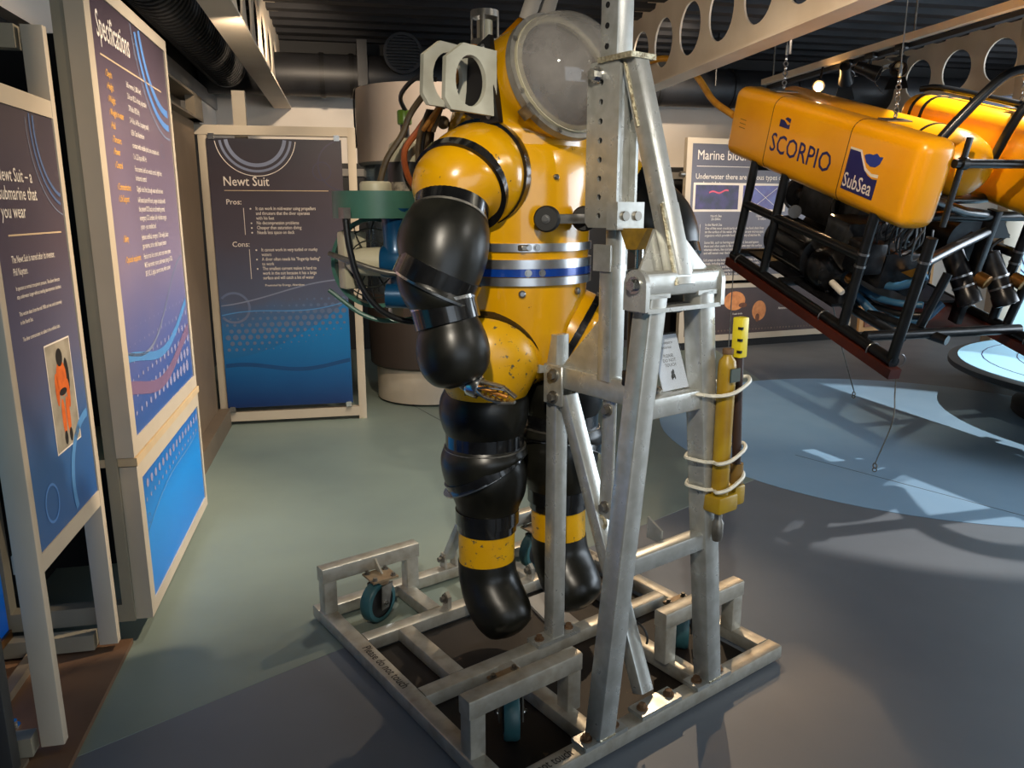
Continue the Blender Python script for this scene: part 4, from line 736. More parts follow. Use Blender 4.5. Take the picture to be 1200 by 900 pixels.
# arms -----------------------------------------------------------------------
IL = Vector((-.80, .60, 0))                             # towards the picture's left, in stand axes
def arm(mir, S1):
    f = lambda c: c
    fn = lambda n: n
    def L(name, rg, m, parent=None, **k): return U.part(name, G().loft([(f(c), fn(n), r) for c, n, r in rg], n=44, ref=(0, 0, 1), **k), m, parent)
    def L2(name, rg, m, parent=None, **k): return U.part(name, G().loft([(f(c), fn(n), r) for c, n, r in rg], n=44, ref=(.8, -.6, 0), **k), m, parent)
    n1, n2, n3 = (-.89, -.45, -.06), (-.74, -.42, -.52), (-.42, -.32, -.85)
    sh = L('shoulder', [((1.56, 2.165, 1.725), n1, .150), ((1.46, 2.113, 1.717), n1, .158), ((1.40, 2.09, 1.70), (-.85, -.44, -.28), .158), ((1.348, 2.08, 1.672), n2, .149)], M_YEL)
    U.part('joint_band', G().band((1.447, 2.106, 1.716), n1, .14, .1665, .032), M_BAND, sh)
    s2 = L2('shoulder_joint', [((1.375, 2.09, 1.69), n2, .144), ((1.335, 2.077, 1.662), (-.68, -.4, -.62), .145), ((1.31, 2.068, 1.635), (-.52, -.36, -.78), .128), ((1.298, 2.06, 1.608), n3, .108)], M_YEL)
    U.part('joint_band', G().band((1.352, 2.082, 1.674), n2, .13, .1555, .036), M_BAND, s2)
    ua = L2('upper_arm', [((1.30, 2.06, 1.612), n3, .100), ((1.288, 2.055, 1.58), (-.32, -.2, -.93), .122), ((1.268, 2.045, 1.535), (-.25, -.08, -.97), .137), ((1.252, 2.037, 1.485), (-.25, .05, -.97), .1405), ((1.236, 2.028, 1.435), (-.30, .16, -.93), .132), ((1.224, 2.02, 1.405), (-.34, .22, -.91), .122)], M_BLK)
    U.part('joint_band', G().band((1.301, 2.061, 1.604), n3, .09, .1165, .062), M_BAND, ua); U.part('joint_trim', G().band((1.289, 2.051, 1.578), n3, .09, .1185, .007), M_STEEL, ua)
    el = L2('elbow', [((1.224, 2.02, 1.408), (-.36, .24, -.90), .120), ((1.206, 2.008, 1.37), (-.28, .16, -.95), .121), ((1.208, 1.992, 1.335), (-.08, -.02, -1), .108), ((1.222, 1.982, 1.305), (.10, -.15, -.98), .088)], M_BLK)
    U.part('joint_band', G().band((1.222, 2.019, 1.402), (-.36, .24, -.90), .10, .1325, .066), M_BAND, el); U.part('joint_trim', G().band((1.209, 2.010, 1.370), (-.36, .24, -.90), .10, .1345, .007), M_CHROME, el)
    n5 = (.12, -.25, -.96)
    fa = L2('forearm', [((1.222, 1.98, 1.312), n5, .088), ((1.226, 1.972, 1.275), n5, .090), ((1.229, 1.962, 1.23), (.08, -.2, -.97), .105), ((1.232, 1.952, 1.18), (.06, -.15, -1), .1115), ((1.234, 1.945, 1.13), (.06, -.15, -1), .102), ((1.237, 1.938, 1.095), (.1, -.2, -1), .074), ((1.24, 1.934, 1.078), (.1, -.3, -1), .03)], M_BLK)
    U.part('joint_band', G().band((1.223, 1.978, 1.298), n5, .08, .1, .062), M_BAND, fa); U.part('joint_trim', G().band((1.219, 1.986, 1.329), n5, .08, .102, .010), M_CHROME, fa)
    # manipulator: collar, jaws, links
    d = Vector((.55, -.76, -.26)).normalized(); w = Vector((1.268, 1.895, 1.085))
    col = U.part('wrist_collar', G().lathe([(.03, -.02), (.036, -.012), (.036, .016), (.032, .02)], w, d, n=28), M_CHROME, fa)
    U.part('wrist_joint', G().sphere((1.255, 1.915, 1.095), .03, 16, 10), M_STEEL, fa)
    _, u, v = basis(d, (0, 0, 1))
    for s in (-1, 1):
        o = w + u * s * .02
        j = U.part('gripper_jaw', G().bar(o + d * .015, o + d * .09 + u * s * .006, .022, .008, u, .002).bar(o + d * .085 + u * s * .006, o + d * .135 - u * s * .012, .022, .008, u, .002), M_STEEL, fa)
        for k in range(5): U.part('jaw_tooth', G().bar(o + d * (.04 + k * .018) - u * s * .003, o + d * (.04 + k * .018) - u * s * .011, .016, .006, d, .001), M_BRASS, j)
        for e in (-1, 1): U.part('link', G().tube([w + v * e * .028 + d * .01, w + v * e * .03 + u * s * .018 + d * .055, o + d * .11], .0035, 6), M_CHROME, j)
    U.part('gripper_rod', G().cyl(w, w + d * .11, .007, n=10), M_COPPER, fa)
arm(None, 0)
# the far arm is raised a little and swung forward
f = U.part('shoulder', G().loft([((1.80, 2.2, 1.70), (1, 0, 0), .155), ((1.88, 2.19, 1.70), (1, -.1, -.05), .163), ((1.96, 2.16, 1.69), (.9, -.4, -.15), .158), ((2.03, 2.10, 1.67), (.7, -.6, -.4), .14), ((2.065, 2.06, 1.645), (.6, -.6, -.55), .118)], n=40, ref=(0, 0, 1)), M_YEL)
U.part('joint_band', G().band((1.87, 2.19, 1.70), (1, -.08, -.04), .15, .170, .022), M_BAND, f); U.part('joint_band', G().band((2.06, 2.065, 1.65), (.6, -.6, -.55), .1, .123, .045), M_BAND, f)
f = U.part('upper_arm', G().loft([((2.06, 2.065, 1.65), (.6, -.6, -.55), .11), ((2.09, 2.03, 1.61), (.5, -.6, -.7), .132), ((2.12, 1.98, 1.55), (.3, -.5, -.85), .138), ((2.135, 1.94, 1.49), (.1, -.4, -.93), .122), ((2.14, 1.92, 1.44), (0, -.35, -.95), .102)], n=40, ref=(0, 1, 0)), M_BLK)
U.part('joint_band', G().band((2.14, 1.92, 1.445), (0, -.35, -.95), .08, .108, .035), M_BAND, f)
f = U.part('forearm', G().loft([((2.14, 1.92, 1.44), (0, -.35, -.95), .098), ((2.135, 1.90, 1.40), (-.1, -.3, -.95), .10), ((2.12, 1.89, 1.35), (-.2, -.2, -.95), .108), ((2.10, 1.885, 1.29), (-.2, -.1, -.97), .098), ((2.09, 1.88, 1.25), (-.2, -.1, -.97), .05)], n=40, ref=(0, 1, 0)), M_BLK)
# legs -------------------------------------------------------------------------
def leg(k, s, da, db, dz):
    mx = (lambda c: (c[0] + da, c[1] + db, c[2] + dz)) if s < 0 else (lambda c: (2 * AC - c[0] + da, c[1] + db, c[2] + dz))
    mn = (lambda n: n) if s < 0 else (lambda n: (-n[0], n[1], n[2]))
    def L(name, rg, m, parent=None, **q): return U.part(name, G().loft([(mx(c), mn(n), r) for c, n, r in rg], n=40, ref=(1, 0, 0), **q), m, parent)
    nh = (-.62, -.60, -.48)
    hip = U.part('hip', G().loft([(mx(c), mn(n), r) for c, n, r in [((1.56, 2.21, 1.16), nh, .165), ((1.49, 2.145, 1.10), nh, .178), ((1.48, 2.14, 1.06), (-.4, -.4, -.8), .172), ((1.495, 2.155, 1.01), (-.12, -.12, -1), .155), ((1.507, 2.17, .975), (-.0, 0, -1), .140)]], n=44, ref=(1, 0, 0)), M_YELC if s < 0 else M_YEL)
    U.part('joint_band', G().band(mx((1.497, 2.152, 1.108)), mn(nh), .16, .187, .024, n=60), M_BAND, hip)
    th = L('thigh', [((1.52, 2.2, .985), (-.06, 0, -1), 0.1426), ((1.515, 2.2, .95), (0, 0, -1), 0.1577), ((1.512, 2.2, .90), (0, 0, -1), 0.1598), ((1.513, 2.2, .85), (0, 0, -1), 0.1490), ((1.515, 2.2, .81), (0, 0, -1), 0.1339)], M_BLK)
    U.part('joint_band', G().band(mx((1.515, 2.2, .805)), mn((0, 0, -1)), 0.108, 0.1415, .05), M_BAND, th); U.part('joint_trim', G().band(mx((1.515, 2.2, .775)), mn((.03, 0, -1)), 0.108, 0.1480, .006), M_STEEL, th)
    kn = L('knee', [((1.515, 2.2, .79), (0, 0, -1), 0.1382), ((1.512, 2.2, .745), (.05, -.04, -1), 0.1577), ((1.512, 2.2, .70), (.25, -.19, -.95), 0.1534), ((1.515, 2.2, .675), (.34, -.26, -.9), 0.1458)], M_BLK)
    U.part('joint_band', G().band(mx((1.514, 2.2, .69)), mn((.36, -.28, -.89)), 0.130, 0.1577, .034), M_BAND, kn); U.part('joint_trim', G().band(mx((1.508, 2.205, .668)), mn((.36, -.28, -.89)), 0.130, 0.1598, .006), M_CHROME, kn)
    sh = L('shin', [((1.516, 2.2, .685), (.34, -.26, -.9), 0.1426), ((1.522, 2.2, .65), (.2, -.15, -.97), 0.1490), ((1.528, 2.2, .60), (0, 0, -1), 0.1372), ((1.527, 2.2, .55), (0, 0, -1), 0.1188), ((1.523, 2.2, .51), (0, 0, -1), 0.1080)], M_BLK)
    U.part('joint_band', G().band(mx((1.523, 2.2, .51)), mn((0, 0, -1)), 0.086, 0.1177, .05), M_BAND, sh); U.part('joint_band', G().band(mx((1.522, 2.2, .468)), mn((0, 0, -1)), 0.086, 0.1091, .03), M_BAND, sh)
    L('cuff', [((1.521, 2.2, .47), (0, 0, -1), 0.1042), ((1.519, 2.2, .40), (0, -.03, -1), 0.1042), ((1.517, 2.198, .33), (0, -.06, -1), 0.1031)], M_YELC, sub=2)
    bt = L('boot', [((1.517, 2.198, .335), (0, -.06, -1), .1065), ((1.517, 2.19, .28), (0, -.15, -1), .109), ((1.518, 2.16, .22), (0, -.35, -.93), .113), ((1.52, 2.12, .17), (0, -.55, -.8), .112), ((1.521, 2.08, .135), (0, -.65, -.7), .102), ((1.522, 2.05, .112), (0, -.7, -.65), .08), ((1.522, 2.035, .10), (0, -.7, -.65), .035)], M_BLK)
    U.part('toe_stud', G().lathe([(.01, 0), (.01, .006), (.004, .01)], mx((1.56, 2.035, .15)), mn((.35, -.8, .5)), n=12), M_STEEL, bt)
leg(0, -1, 0, 0, 0)
leg(1, 1, .0, -.06, .04)
# thruster unit on the right flank -----------------------------------------------
th = U.part('thruster', G().lathe([(.135, -.045), (.15, -.045), (.15, .045), (.135, .045)], (1.27, 2.5, 1.62), n=48, cap0=False, cap1=False), M_GREEN)
U.part('thruster_lid', G().lathe([(.145, .02), (.148, .042), (.06, .046)], (1.27, 2.5, 1.62), n=36), M_GREEN, th)
U.part('terminal_cap', G().lathe([(.055, .046), (.055, .07), (.05, .078), (.02, .08)], (1.27, 2.5, 1.62), n=24), M_CREAM, th)
U.part('lug', G().box(1.10, 1.125, 2.40, 2.44, 1.575, 1.61), M_STEEL, th)
tc = Vector((1.259, 2.5, 1.42)); tx = Vector((-.70, -.71, 0)).normalized()
r2 = U.part('thruster_duct', G().band(tc, tx, .145, .158, .035, n=48), M_GREEN)
_, u, v = basis(tx)
for k in range(2): U.part('cage_ring', G().torus(tc + tx * (.03 + .02 * k), tx, .12 - k * .04, .0025, n=36, m=6), M_WIRE, r2)
for k in range(12):
    x = R(k * 30); e = u * math.cos(x) + v * math.sin(x); U.part('cage_wire', G().tube([tc + e * .147, tc + e * .11 + tx * .035, tc + tx * .055 + e * .03], .0025, 6, 4), M_WIRE, r2)
MA = Vector((.80, -.60, 0)); mc = Vector((1.20, 2.47, 1.428))
m_ = U.part('thruster_motor', G().lathe([(.05, .06), (.056, .07), (.058, .15), (.05, .19), (.03, .21)], mc, MA, n=28), M_TBLUE)
U.part('motor_nose', G().lathe([(.02, -.06), (.04, -.04), (.048, 0), (.05, .065), (.045, .07)], mc, MA, n=28), M_CREAM, m_)
U.part('motor_neck', G().lathe([(.056, .15), (.044, .11), (.040, .02), (.05, 0)], mc + MA * .11 + V(0, 0, .03), n=24), M_TBLUE, m_)
U.part('motor_foot', G().rbox(1.27, 1.40, 2.33, 2.43, 1.29, 1.40, .02, 3), M_TBLUE, m_)
U.part('motor_drum', G().cyl(mc + MA * .06 + V(0, -.03, -.115), mc + MA * .22 + V(0, -.03, -.12), .042, n=20), M_TBLUE, m_)
U.part('mount_block', G().rbox(1.15, 1.24, 2.52, 2.58, 1.33, 1.53, .01, 2), M_CREAM, m_)
for k in range(4): U.part('motor_screw', G().bolt(mc + MA * .068 + V(0, -.03, 0) + V(0, -.02, -.03 + k * .02), (-.6, -.8, 0), .005, .003), M_HOSEK, m_)
gd = U.part('guard_frame', G().tube([(1.113, 2.42, 1.6), (1.12, 2.41, 1.48), (1.15, 2.40, 1.36), (1.21, 2.38, 1.27), (1.30, 2.35, 1.225), (1.40, 2.3, 1.23), (1.47, 2.27, 1.27)], .011, 10), M_HOSEK)
U.part('guard_bar', G().tube([(1.105, 2.54, 1.455), (1.14, 2.47, 1.435), (1.22, 2.38, 1.40), (1.32, 2.3, 1.385), (1.40, 2.26, 1.385)], .010, 10), M_STEEL, gd)
U.part('guard_bar', G().tube([(1.10, 2.55, 1.33), (1.20, 2.48, 1.24), (1.30, 2.42, 1.22), (1.42, 2.36, 1.25)], .008, 8), M_GREEN, gd)
U.part('mounting_post', G().bar((1.36, 2.55, 1.2), (1.36, 2.55, 1.6), .03, .05, (1, 0, 0)), M_CREAM, th)
U.part('thruster_arm', G().bar((1.30, 2.5, 1.62), (1.55, 2.42, 1.60), .05, .06, (0, 0, 1)), M_GREEN, th)
# far thruster peeping past the waist
ft = U.part('thruster', G().cyl((1.93, 2.38, 1.44), (2.05, 2.30, 1.44), .05, n=24).cyl((1.93, 2.40, 1.33), (2.03, 2.30, 1.32), .055, n=24), M_TBLUE)
U.part('guard_bar', G().tube([(1.88, 2.35, 1.28), (1.97, 2.28, 1.25), (2.06, 2.28, 1.27)], .01, 8), M_HOSEK, ft)
# back pack: gas bottles and hoses
bp = U.part('backpack', G().rbox(1.50, 1.83, 2.42, 2.62, 1.25, 1.85, .05, 3), M_YEL)
gb = U.part('gas_bottle', G().lathe([(.02, 1.30), (.062, 1.33), (.066, 1.38), (.066, 1.78), (.055, 1.83), (.03, 1.85), (.016, 1.86), (.016, 1.90)], (1.425, 2.56, 0), n=28), M_GAS)
U.part('bottle_shoulder', G().lathe([(.0675, 1.77), (.067, 1.79), (.057, 1.833), (.03, 1.853)], (1.425, 2.56, 0), n=28, cap0=False, cap1=False), M_CREAM, gb)
U.part('bottle_label', G().lathe([(.0675, 1.62), (.0675, 1.70)], (1.425, 2.56, 0), n=28, cap0=False, cap1=False), M_LABEL, gb)
U.part('valve_knob', G().lathe([(.022, 0), (.026, .004), (.026, .045), (.022, .05)], (1.425, 2.56, 1.90), n=16), mat('knob_green', (96, 128, 34), .35), gb)
gb = U.part('gas_bottle', G().lathe([(.02, 1.30), (.085, 1.34), (.09, 1.38), (.09, 1.74), (.075, 1.81), (.04, 1.85), (.016, 1.86)], (1.55, 2.66, 0), n=28), mat('bottle_white', (222, 214, 204), .35))
U.part('bottle_band', G().lathe([(.0915, 1.45), (.0915, 1.72)], (1.55, 2.66, 0), n=28, cap0=False, cap1=False), M_GAS, gb)
U.part('hose', G().tube([(1.27, 2.47, 1.69), (1.29, 2.45, 1.77), (1.34, 2.43, 1.85), (1.37, 2.42, 1.92), (1.40, 2.38, 1.98)], .011, 8), M_HOSEB)
U.part('hose', G().tube([(1.42, 2.46, 1.66), (1.37, 2.45, 1.72), (1.355, 2.44, 1.80), (1.40, 2.42, 1.87), (1.44, 2.40, 1.93)], .011, 8), M_HOSEO)
for k, (m, dx) in enumerate(((M_HOSEK, 0), (M_HOSEB, .02), (M_HOSEB, -.015), (M_HOSEK, .035))):
    U.part('hose', G().tube([(1.42 + dx, 2.42, 1.60), (1.415 + dx, 2.43, 1.72), (1.41 + dx, 2.41, 1.84), (1.415 + dx * .5, 2.36, 1.93)], .009, 8), m)
U.part('hose', G().tube([(1.435, 2.55, 1.93), (1.39, 2.52, 1.99), (1.40, 2.42, 2.04), (1.44, 2.36, 2.03)], .008, 8), M_HOSEK)
U.part('fitting', G().sphere((1.445, 2.33, 1.89), .022, 14, 8), M_HOSEB); U.part('fitting_wire', G().tube([(1.445, 2.33, 1.88), (1.43, 2.32, 1.90), (1.425, 2.32, 1.93), (1.445, 2.32, 1.935)], .004, 6), M_HOSEK)
# ------------------------------------------------------------------ hanging underwater vehicle (axes x across, y along to its far end, z up; it hangs nose down)
t = Thing('remote_vehicle', 'yellow floated underwater vehicle in a black tube frame, hung from the ceiling', 'underwater vehicle', FV, (.6, 1.0, 0))
K = t; TR = .033
fl = K.part('float', G().rbox(-.03, .23, .15, 2.33, .825, 1.355, .085, 5), M_RYEL, angle=60)
def rloop(x0, x1, z0, z1, rr, y, o=0.):
    out = []
    for cx, cz, a0 in ((x1 - rr, z1 - rr, 0), (x0 + rr, z1 - rr, 90), (x0 + rr, z0 + rr, 180), (x1 - rr, z0 + rr, 270)):
        for da in range(0, 91, 15): out.append((cx + (rr + o) * math.cos(R(a0 + da)), y, cz + (rr + o) * math.sin(R(a0 + da))))
    return out
def seam(x0, x1, z0, z1, rr, y, w, o): return G().rings([rloop(x0, x1, z0, z1, rr, y - w, -.004), rloop(x0, x1, z0, z1, rr, y - w, o), rloop(x0, x1, z0, z1, rr, y + w, o), rloop(x0, x1, z0, z1, rr, y + w, -.004)], False, False)
for y in (1.72, .80): K.part('seam', seam(-.03, .23, .825, 1.355, .085, y, .0035, .0012), mat('seam_dark', (60, 34, 10), .6), fl)
K.text('lettering', 'SCORPIO', .185, M_TXTN, (-.0325, 1.67, .985), (0, -1, 0), (0, 0, 1), fl, sx=.98)
for k in range(3): K.part('printed_line', G().box(-.0312, -.0305, 2.06, 2.15, 1.06 + k * .03, 1.066 + k * .03), mat('print_ochre', (150, 100, 10), .6), fl, smooth=False)
# printed emblem: blue sheet with a white wave and the word below
def emb(nm, pts, m, d, par): return K.part(nm, G().add([(-.0312 - d, y, z) for y, z in pts], [tuple(range(len(pts)))]), m, par, smooth=False)
Y0 = .765; Wd = .315
def EY(u): return Y0 - u * Wd
e = emb('emblem_sheet', [(EY(0), .93), (EY(1), .93), (EY(1), 1.055), (EY(.85), 1.05), (EY(.7), 1.06), (EY(.55), 1.09), (EY(.42), 1.15), (EY(.35), 1.185), (EY(.2), 1.19), (EY(0), 1.185)], M_TXTN, .0008, fl)
emb('emblem_crest', [(EY(.46), 1.165), (EY(.56), 1.13), (EY(.7), 1.115), (EY(.85), 1.12), (EY(.95), 1.145), (EY(1.0), 1.19), (EY(.9), 1.185), (EY(.8), 1.20), (EY(.7), 1.185), (EY(.6), 1.185), (EY(.5), 1.175)], mat('print_blue_deep', (44, 62, 150), .5), .0008, fl)
emb('emblem_line', [(EY(.0), 1.192), (EY(.36), 1.192), (EY(.46), 1.15), (EY(.6), 1.10), (EY(.8), 1.078), (EY(1), 1.085), (EY(1), 1.065), (EY(.8), 1.06), (EY(.58), 1.082), (EY(.42), 1.14), (EY(.33), 1.178), (EY(0), 1.178)], M_TXTW, .0014, fl)
K.text('lettering', 'SubSea', .125, M_TXTW, (-.0335, Y0 - .006, .95), (0, -1, 0), (0, 0, 1), fl, sx=.80)
e = emb('emblem_small', [(1.60, 1.165), (1.47, 1.165), (1.47, 1.20), (1.50, 1.19), (1.55, 1.215), (1.60, 1.215)], M_TXTN, .0008, fl); emb('emblem_small_crest', [(1.545, 1.225), (1.47, 1.205), (1.47, 1.235), (1.52, 1.24)], M_TXTN, .0008, fl)
md = K.part('centre_float', G().lathe([(.0, .20), (.06, .205), (.12, .235), (.165, .29), (.19, .37), (.2, .45), (.2, 2.25), (.15, 2.32)], (.45, 0, 1.17), (0, 1, 0), n=48), M_RYEL)
K.part('strap', G().band((.45, .62, 1.17), (0, 1, 0), .19, .2035, .02), M_RTUBE, md)
ff = K.part('float', G().rbox(.84, 1.22, -.1, 1.52, .90, 1.45, .12, 5), M_RYEL, angle=60)
for y in (1.25, 1.36): K.part('strap', seam(.84, 1.22, .90, 1.45, .12, y, .012, .006), M_RTUBE, ff)
K.part('float_tube', G().tube([(1.03, .0, 1.49), (1.03, .8, 1.50), (1.03, 1.35, 1.50), (1.0, 1.5, 1.47)], .022, 10), M_RTUBE, ff)
K.part('oil_drum', G().cyl((1.0, -.1, 1.02), (1.0, .25, 1.02), .14, n=28), mat('drum_brown', (92, 52, 14), .4), ff)
# tube frame: near side, far side, cross tubes
def T(nm, pts, r=TR, sub=1, m=M_RTUBE, par=None): return K.part(nm, G().tube(pts, r, 12, sub), m, par)
for x in (.0, 1.22):
    sk = K.part('skid', G().box(x - .045, x + .035, -.14, 1.92, .0, .062), M_SKID, smooth=False)
    T('skid_tube', [(x, -.10, .092), (x, 1.90, .092)], .036)
    for y in (-.075, .42, 1.43, 1.86): T('frame_post', [(x, y, .09), (x, y, .86)])
    T('frame_rung', [(x, 1.86, .52), (x, .42, .58)])
    for y in (.1, .62, 1.78): K.part('hose_clamp', G().torus((x, y, .085), (0, 1, .0), .044, .005, n=20, m=6), M_SCREW)
    for z in (.60, .52): K.part('hose_clamp', G().band((x, .42, z), (0, 0, 1), .03, .037, .014, n=20), M_SCREW)
    K.part('hose_clamp', G().band((x, -.075, .72), (0, 0, 1), .03, .037, .014, n=20), M_SCREW)
for y, z in ((.2, .13), (1.2, .12), (1.86, .12), (.42, .84), (1.86, .82)): T('cross_tube', [(0, y, z), (1.22, y, z)])
T('nose_tube', [(.2, .15, 1.225), (1.4, .15, 1.235)], .026)
K.part('tube_boot', G().band((.26, .15, 1.226), (1, 0, 0), .02, .036, .04, n=20), M_HOSEK)
T('guard_hoop', [(.13, .26, 1.30), (.2, .24, 1.43), (.30, .22, 1.58), (.40, .21, 1.69), (.50, .2, 1.73), (.7, .2, 1.735), (1.1, .2, 1.735), (1.25, .2, 1.70), (1.34, .2, 1.55), (1.36, .2, 1.3)], .028, 5)
T('guard_hoop', [(.66, .35, 1.18), (.68, .32, 1.40), (.72, .30, 1.54), (.80, .28, 1.63), (.92, .27, 1.66), (1.2, .26, 1.66)], .028, 5)
K.part('end_strap', G().bar((.245, .13, .86), (.26, .16, 1.37), .035, .02, (0, 1, 0), .003), M_RTUBE)
T('nose_tube', [(.18, .22, 1.0), (.55, .32, .90), (.9, .44, .84)], .03)
T('nose_tube', [(.3, .3, .98), (.8, .5, .93), (1.3, .6, .95)], .03)
T('nose_tube', [(.06, -.02, .70), (.45, .2, .71), (.9, .42, .74)], .034)
K.part('nose_post', G().bar((.9, .42, .10), (.9, .42, .88), .085, .05, (1, 0, 0), .006), M_RTUBE); K.part('nose_gusset', G().poly([(.93, .40, .88), (1.08, .40, .70), (.93, .40, .70)], (0, .012, 0)), M_RTUBE)
T('nose_stay', [(.5, .3, .12), (.58, .3, .5)], .03); T('nose_stay', [(1.22, .3, .12), (1.25, .3, .5)], .03); T('lower_stay', [(.35, .62, .1), (.55, .1, .12)]); T('lower_tube', [(.25, 1.3, .10), (.3, .2, .10)]); 
K.part('brown_shelf', G().box(.55, 1.2, .35, .9, .06, .075), M_SKID, smooth=False)
# motor, gearbox, pumps
mo = K.part('motor', G().lathe([(.05, 1.68), (.14, 1.67), (.165, 1.64), (.165, 1.18), (.17, 1.17), (.17, 1.12), (.13, 1.10), (.06, 1.08)], (.24, 0, .33), (0, 1, 0), n=40), M_MACH)
for k in range(10):
    x = R(k * 36); K.part('tie_rod', G().cyl((.24 + 0.170 * math.cos(x), 1.14, .33 + 0.170 * math.sin(x)), (.24 + 0.170 * math.cos(x), 1.62, .33 + 0.170 * math.sin(x)), .006, n=8), M_SCREW if k % 3 == 0 else M_MACH, mo)
K.part('name_plate', G().box(.078, .088, 1.36, 1.48, .26, .34), M_MACH2, mo)
gx = K.part('pump_body', G().lathe([(.06, 1.12), (.14, 1.08), (.165, 1.04), (.165, .92), (.14, .88), (.09, .86), (.05, .80)], (.24, 0, .30), (0, 1, 0), n=36), M_MACH)
for k in range(9):
    x = R(k * 40 + 10); K.part('bolt', G().bolt((.24 + .145 * math.cos(x), .90, .30 + .145 * math.sin(x)), (0, -1, 0), .012, .012), M_MACH2, gx)
K.part('white_fitting', G().lathe([(.02, 0), (.024, .01), (.024, .12), (.02, .13)], (.16, .84, .25), (.1, -.9, -.25), n=16), mat('fitting_white', (226, 220, 206), .3), gx)
K.part('brass_fitting', G().lathe([(.03, 0), (.036, .01), (.036, .04), (.02, .06)], (.2, .74, .32), (.1, -.9, 0), n=16), M_BRASS, gx)
for y, z, xx, r in ((1.15, .70, .42, .15), (1.78, .62, .42, .14)):
    d = K.part('thruster_ring', G().band((xx, y, z), (-.5, -.8, .2), r - .02, r, .08, n=40), M_MACH2); K.part('thruster_hub', G().lathe([(.03, -.05), (.05, -.03), (.05, .03), (.03, .05)], (xx, y, z), (-.5, -.8, .2), n=20), M_MACH, d); K.part('thruster_disc', G().cyl((xx + .01, y + .02, z), (xx + .015, y + .03, z), r - .02, n=32), M_MACH, d)
K.part('valve_pack', G().rbox(.35, .75, 1.0, 1.7, .50, .75, .02, 2), M_MACH2); K.part('valve_pack', G().rbox(.3, .7, .55, .8, .30, .55, .02, 2), M_MACH); K.part('electronics_bottle', G().cyl((.62, .6, .35), (.62, 1.8, .35), .13, n=28), M_MACH); K.part('electronics_bottle', G().cyl((.95, .6, .62), (.95, 1.9, .62), .16, n=28), M_MACH)
K.part('junction_box', G().rbox(.1, .3, .55, .72, .40, .62, .02, 2), M_MACH); K.part('manifold', G().rbox(.15, .55, .8, 1.05, .52, .68, .02, 2), M_MACH2); K.part('floor_tray', G().box(.1, 1.15, .7, 1.85, .12, .14), M_MACH, smooth=False)
K.part('work_lamp', G().lathe([(.03, 0), (.04, .03), (.05, .07), (.048, .075)], (.16, 1.48, .58), (-.3, -.9, .1), n=18), M_SCREW)
random.seed(7)
for k in range(16):                                    # looped grey signal cables under the float
    y0 = .30 + .035 * k; x0 = .2 + random.random() * .25; z0 = .79
    K.part('signal_cable', G().tube([(x0, y0, z0), (x0 - .03, y0 + .02 * random.random(), z0 - .09), (x0 + .02, y0 + .03, z0 - .17 - .06 * random.random()), (x0 + .08, y0 - .01, z0 - .12), (x0 + .07, y0, z0)], .0065, 6, 5), (M_SCREW, M_MACH2, M_HOSEK)[k % 3])
for z, y0, dx in ((.34, .9, 0), (.22, .95, .05), (.14, .8, .1)):
    K.part('blue_hose', G().tube([(.35 + dx, y0, z), (.35 + dx, .70, z - .02), (.40 + dx, .5, z + .0), (.5 + dx, .38, z + (.12 if z > .3 else .03))], .028 if z > .3 else .024, 10), M_RBLUE if z > .2 else M_HOSEK)
K.part('blue_hose', G().tube([(.32, .75, .18), (.4, .55, .10), (.6, .42, .12), (.72, .4, .25)], .028, 10), M_RBLUE)
K.part('yellow_bracket', G().poly([(.45, .55, .42), (.45, .42, .50), (.45, .40, .42)], (.08, 0, 0)), mat('bracket_amber', (226, 160, 60), .45))
# two cameras with lamps at the nose
for x, y, z in ((.84, .42, .40), (1.10, .38, .40)):
    ax = Vector((.25, -.55, -.80)).normalized(); c0 = Vector((x, y, z))
    cm = K.part('camera_housing', G().lathe([(.05, -.21), (.07, -.20), (.072, .08), (.078, .09), (.078, .16), (.06, .165)], c0, ax, n=28), M_MACH)
    K.part('camera_lens', G().cyl(c0 + ax * .165, c0 + ax * .167, .055, n=24), M_MACH2, cm)
    for h in (-.03, .04): K.part('camera_clamp', G().band(c0 + ax * h, ax, .07, .076, .014, n=28), M_SCREW, cm)
    K.part('camera_lamp', G().lathe([(.03, -.04), (.045, -.03), (.048, .05), (.04, .055)], c0 + V(.09, -.05, .03), (.3, -.9, -.2), n=22), M_BRASS, cm)
    K.part('camera_cable', G().tube([c0 - ax * .15, c0 - ax * .22 + V(.02, 0, .03), c0 + V(.05, .1, .3)], .012, 8), M_HOSEK, cm)
# hangers: plate, shackles, chain and cable at the lifting points
def hang(x, y, ztop, top, lab):
    h = Thing('suspension_cable', lab, 'cable', FW, W(FV, (x, y, ztop)))
    p0 = W(FV, (x, y, ztop)); p1 = Vector(top)
    g = G().box(-.09, .09, -.05, .05, 0, .008)
    h.part('lug_plate', G().add([p0 + FV.to_3x3() @ q for q in g.v], g.f), M_SCREW)
    d = (p1 - p0).normalized()
    for k in range(7):
        c = p0 + d * (.03 + k * .034); ax = basis(d)[1 + k % 2]; h.part('chain_link', G().torus(c, ax, .016, .0045, n=18, m=6), M_SCREW)
    h.part('turnbuckle', G().cyl(p0 + d * .26, p0 + d * .33, .010, n=10), M_SCREW); h.part('wire', G().cyl(p0 + d * .33, p1, .004, n=8), M_SCREW)
a = W(FV, (.2, .72, 1.37)); hang(.2, .72, 1.362, (a.x + .05, a.y + .1, 3.43), 'steel wire and shackles holding the near top of the yellow vehicle')
a = W(FV, (.15, 1.92, 1.37)); hang(.15, 1.92, 1.362, (a.x + .02, a.y + .05, 3.43), 'steel wire and chain holding the far end of the lettered yellow float')
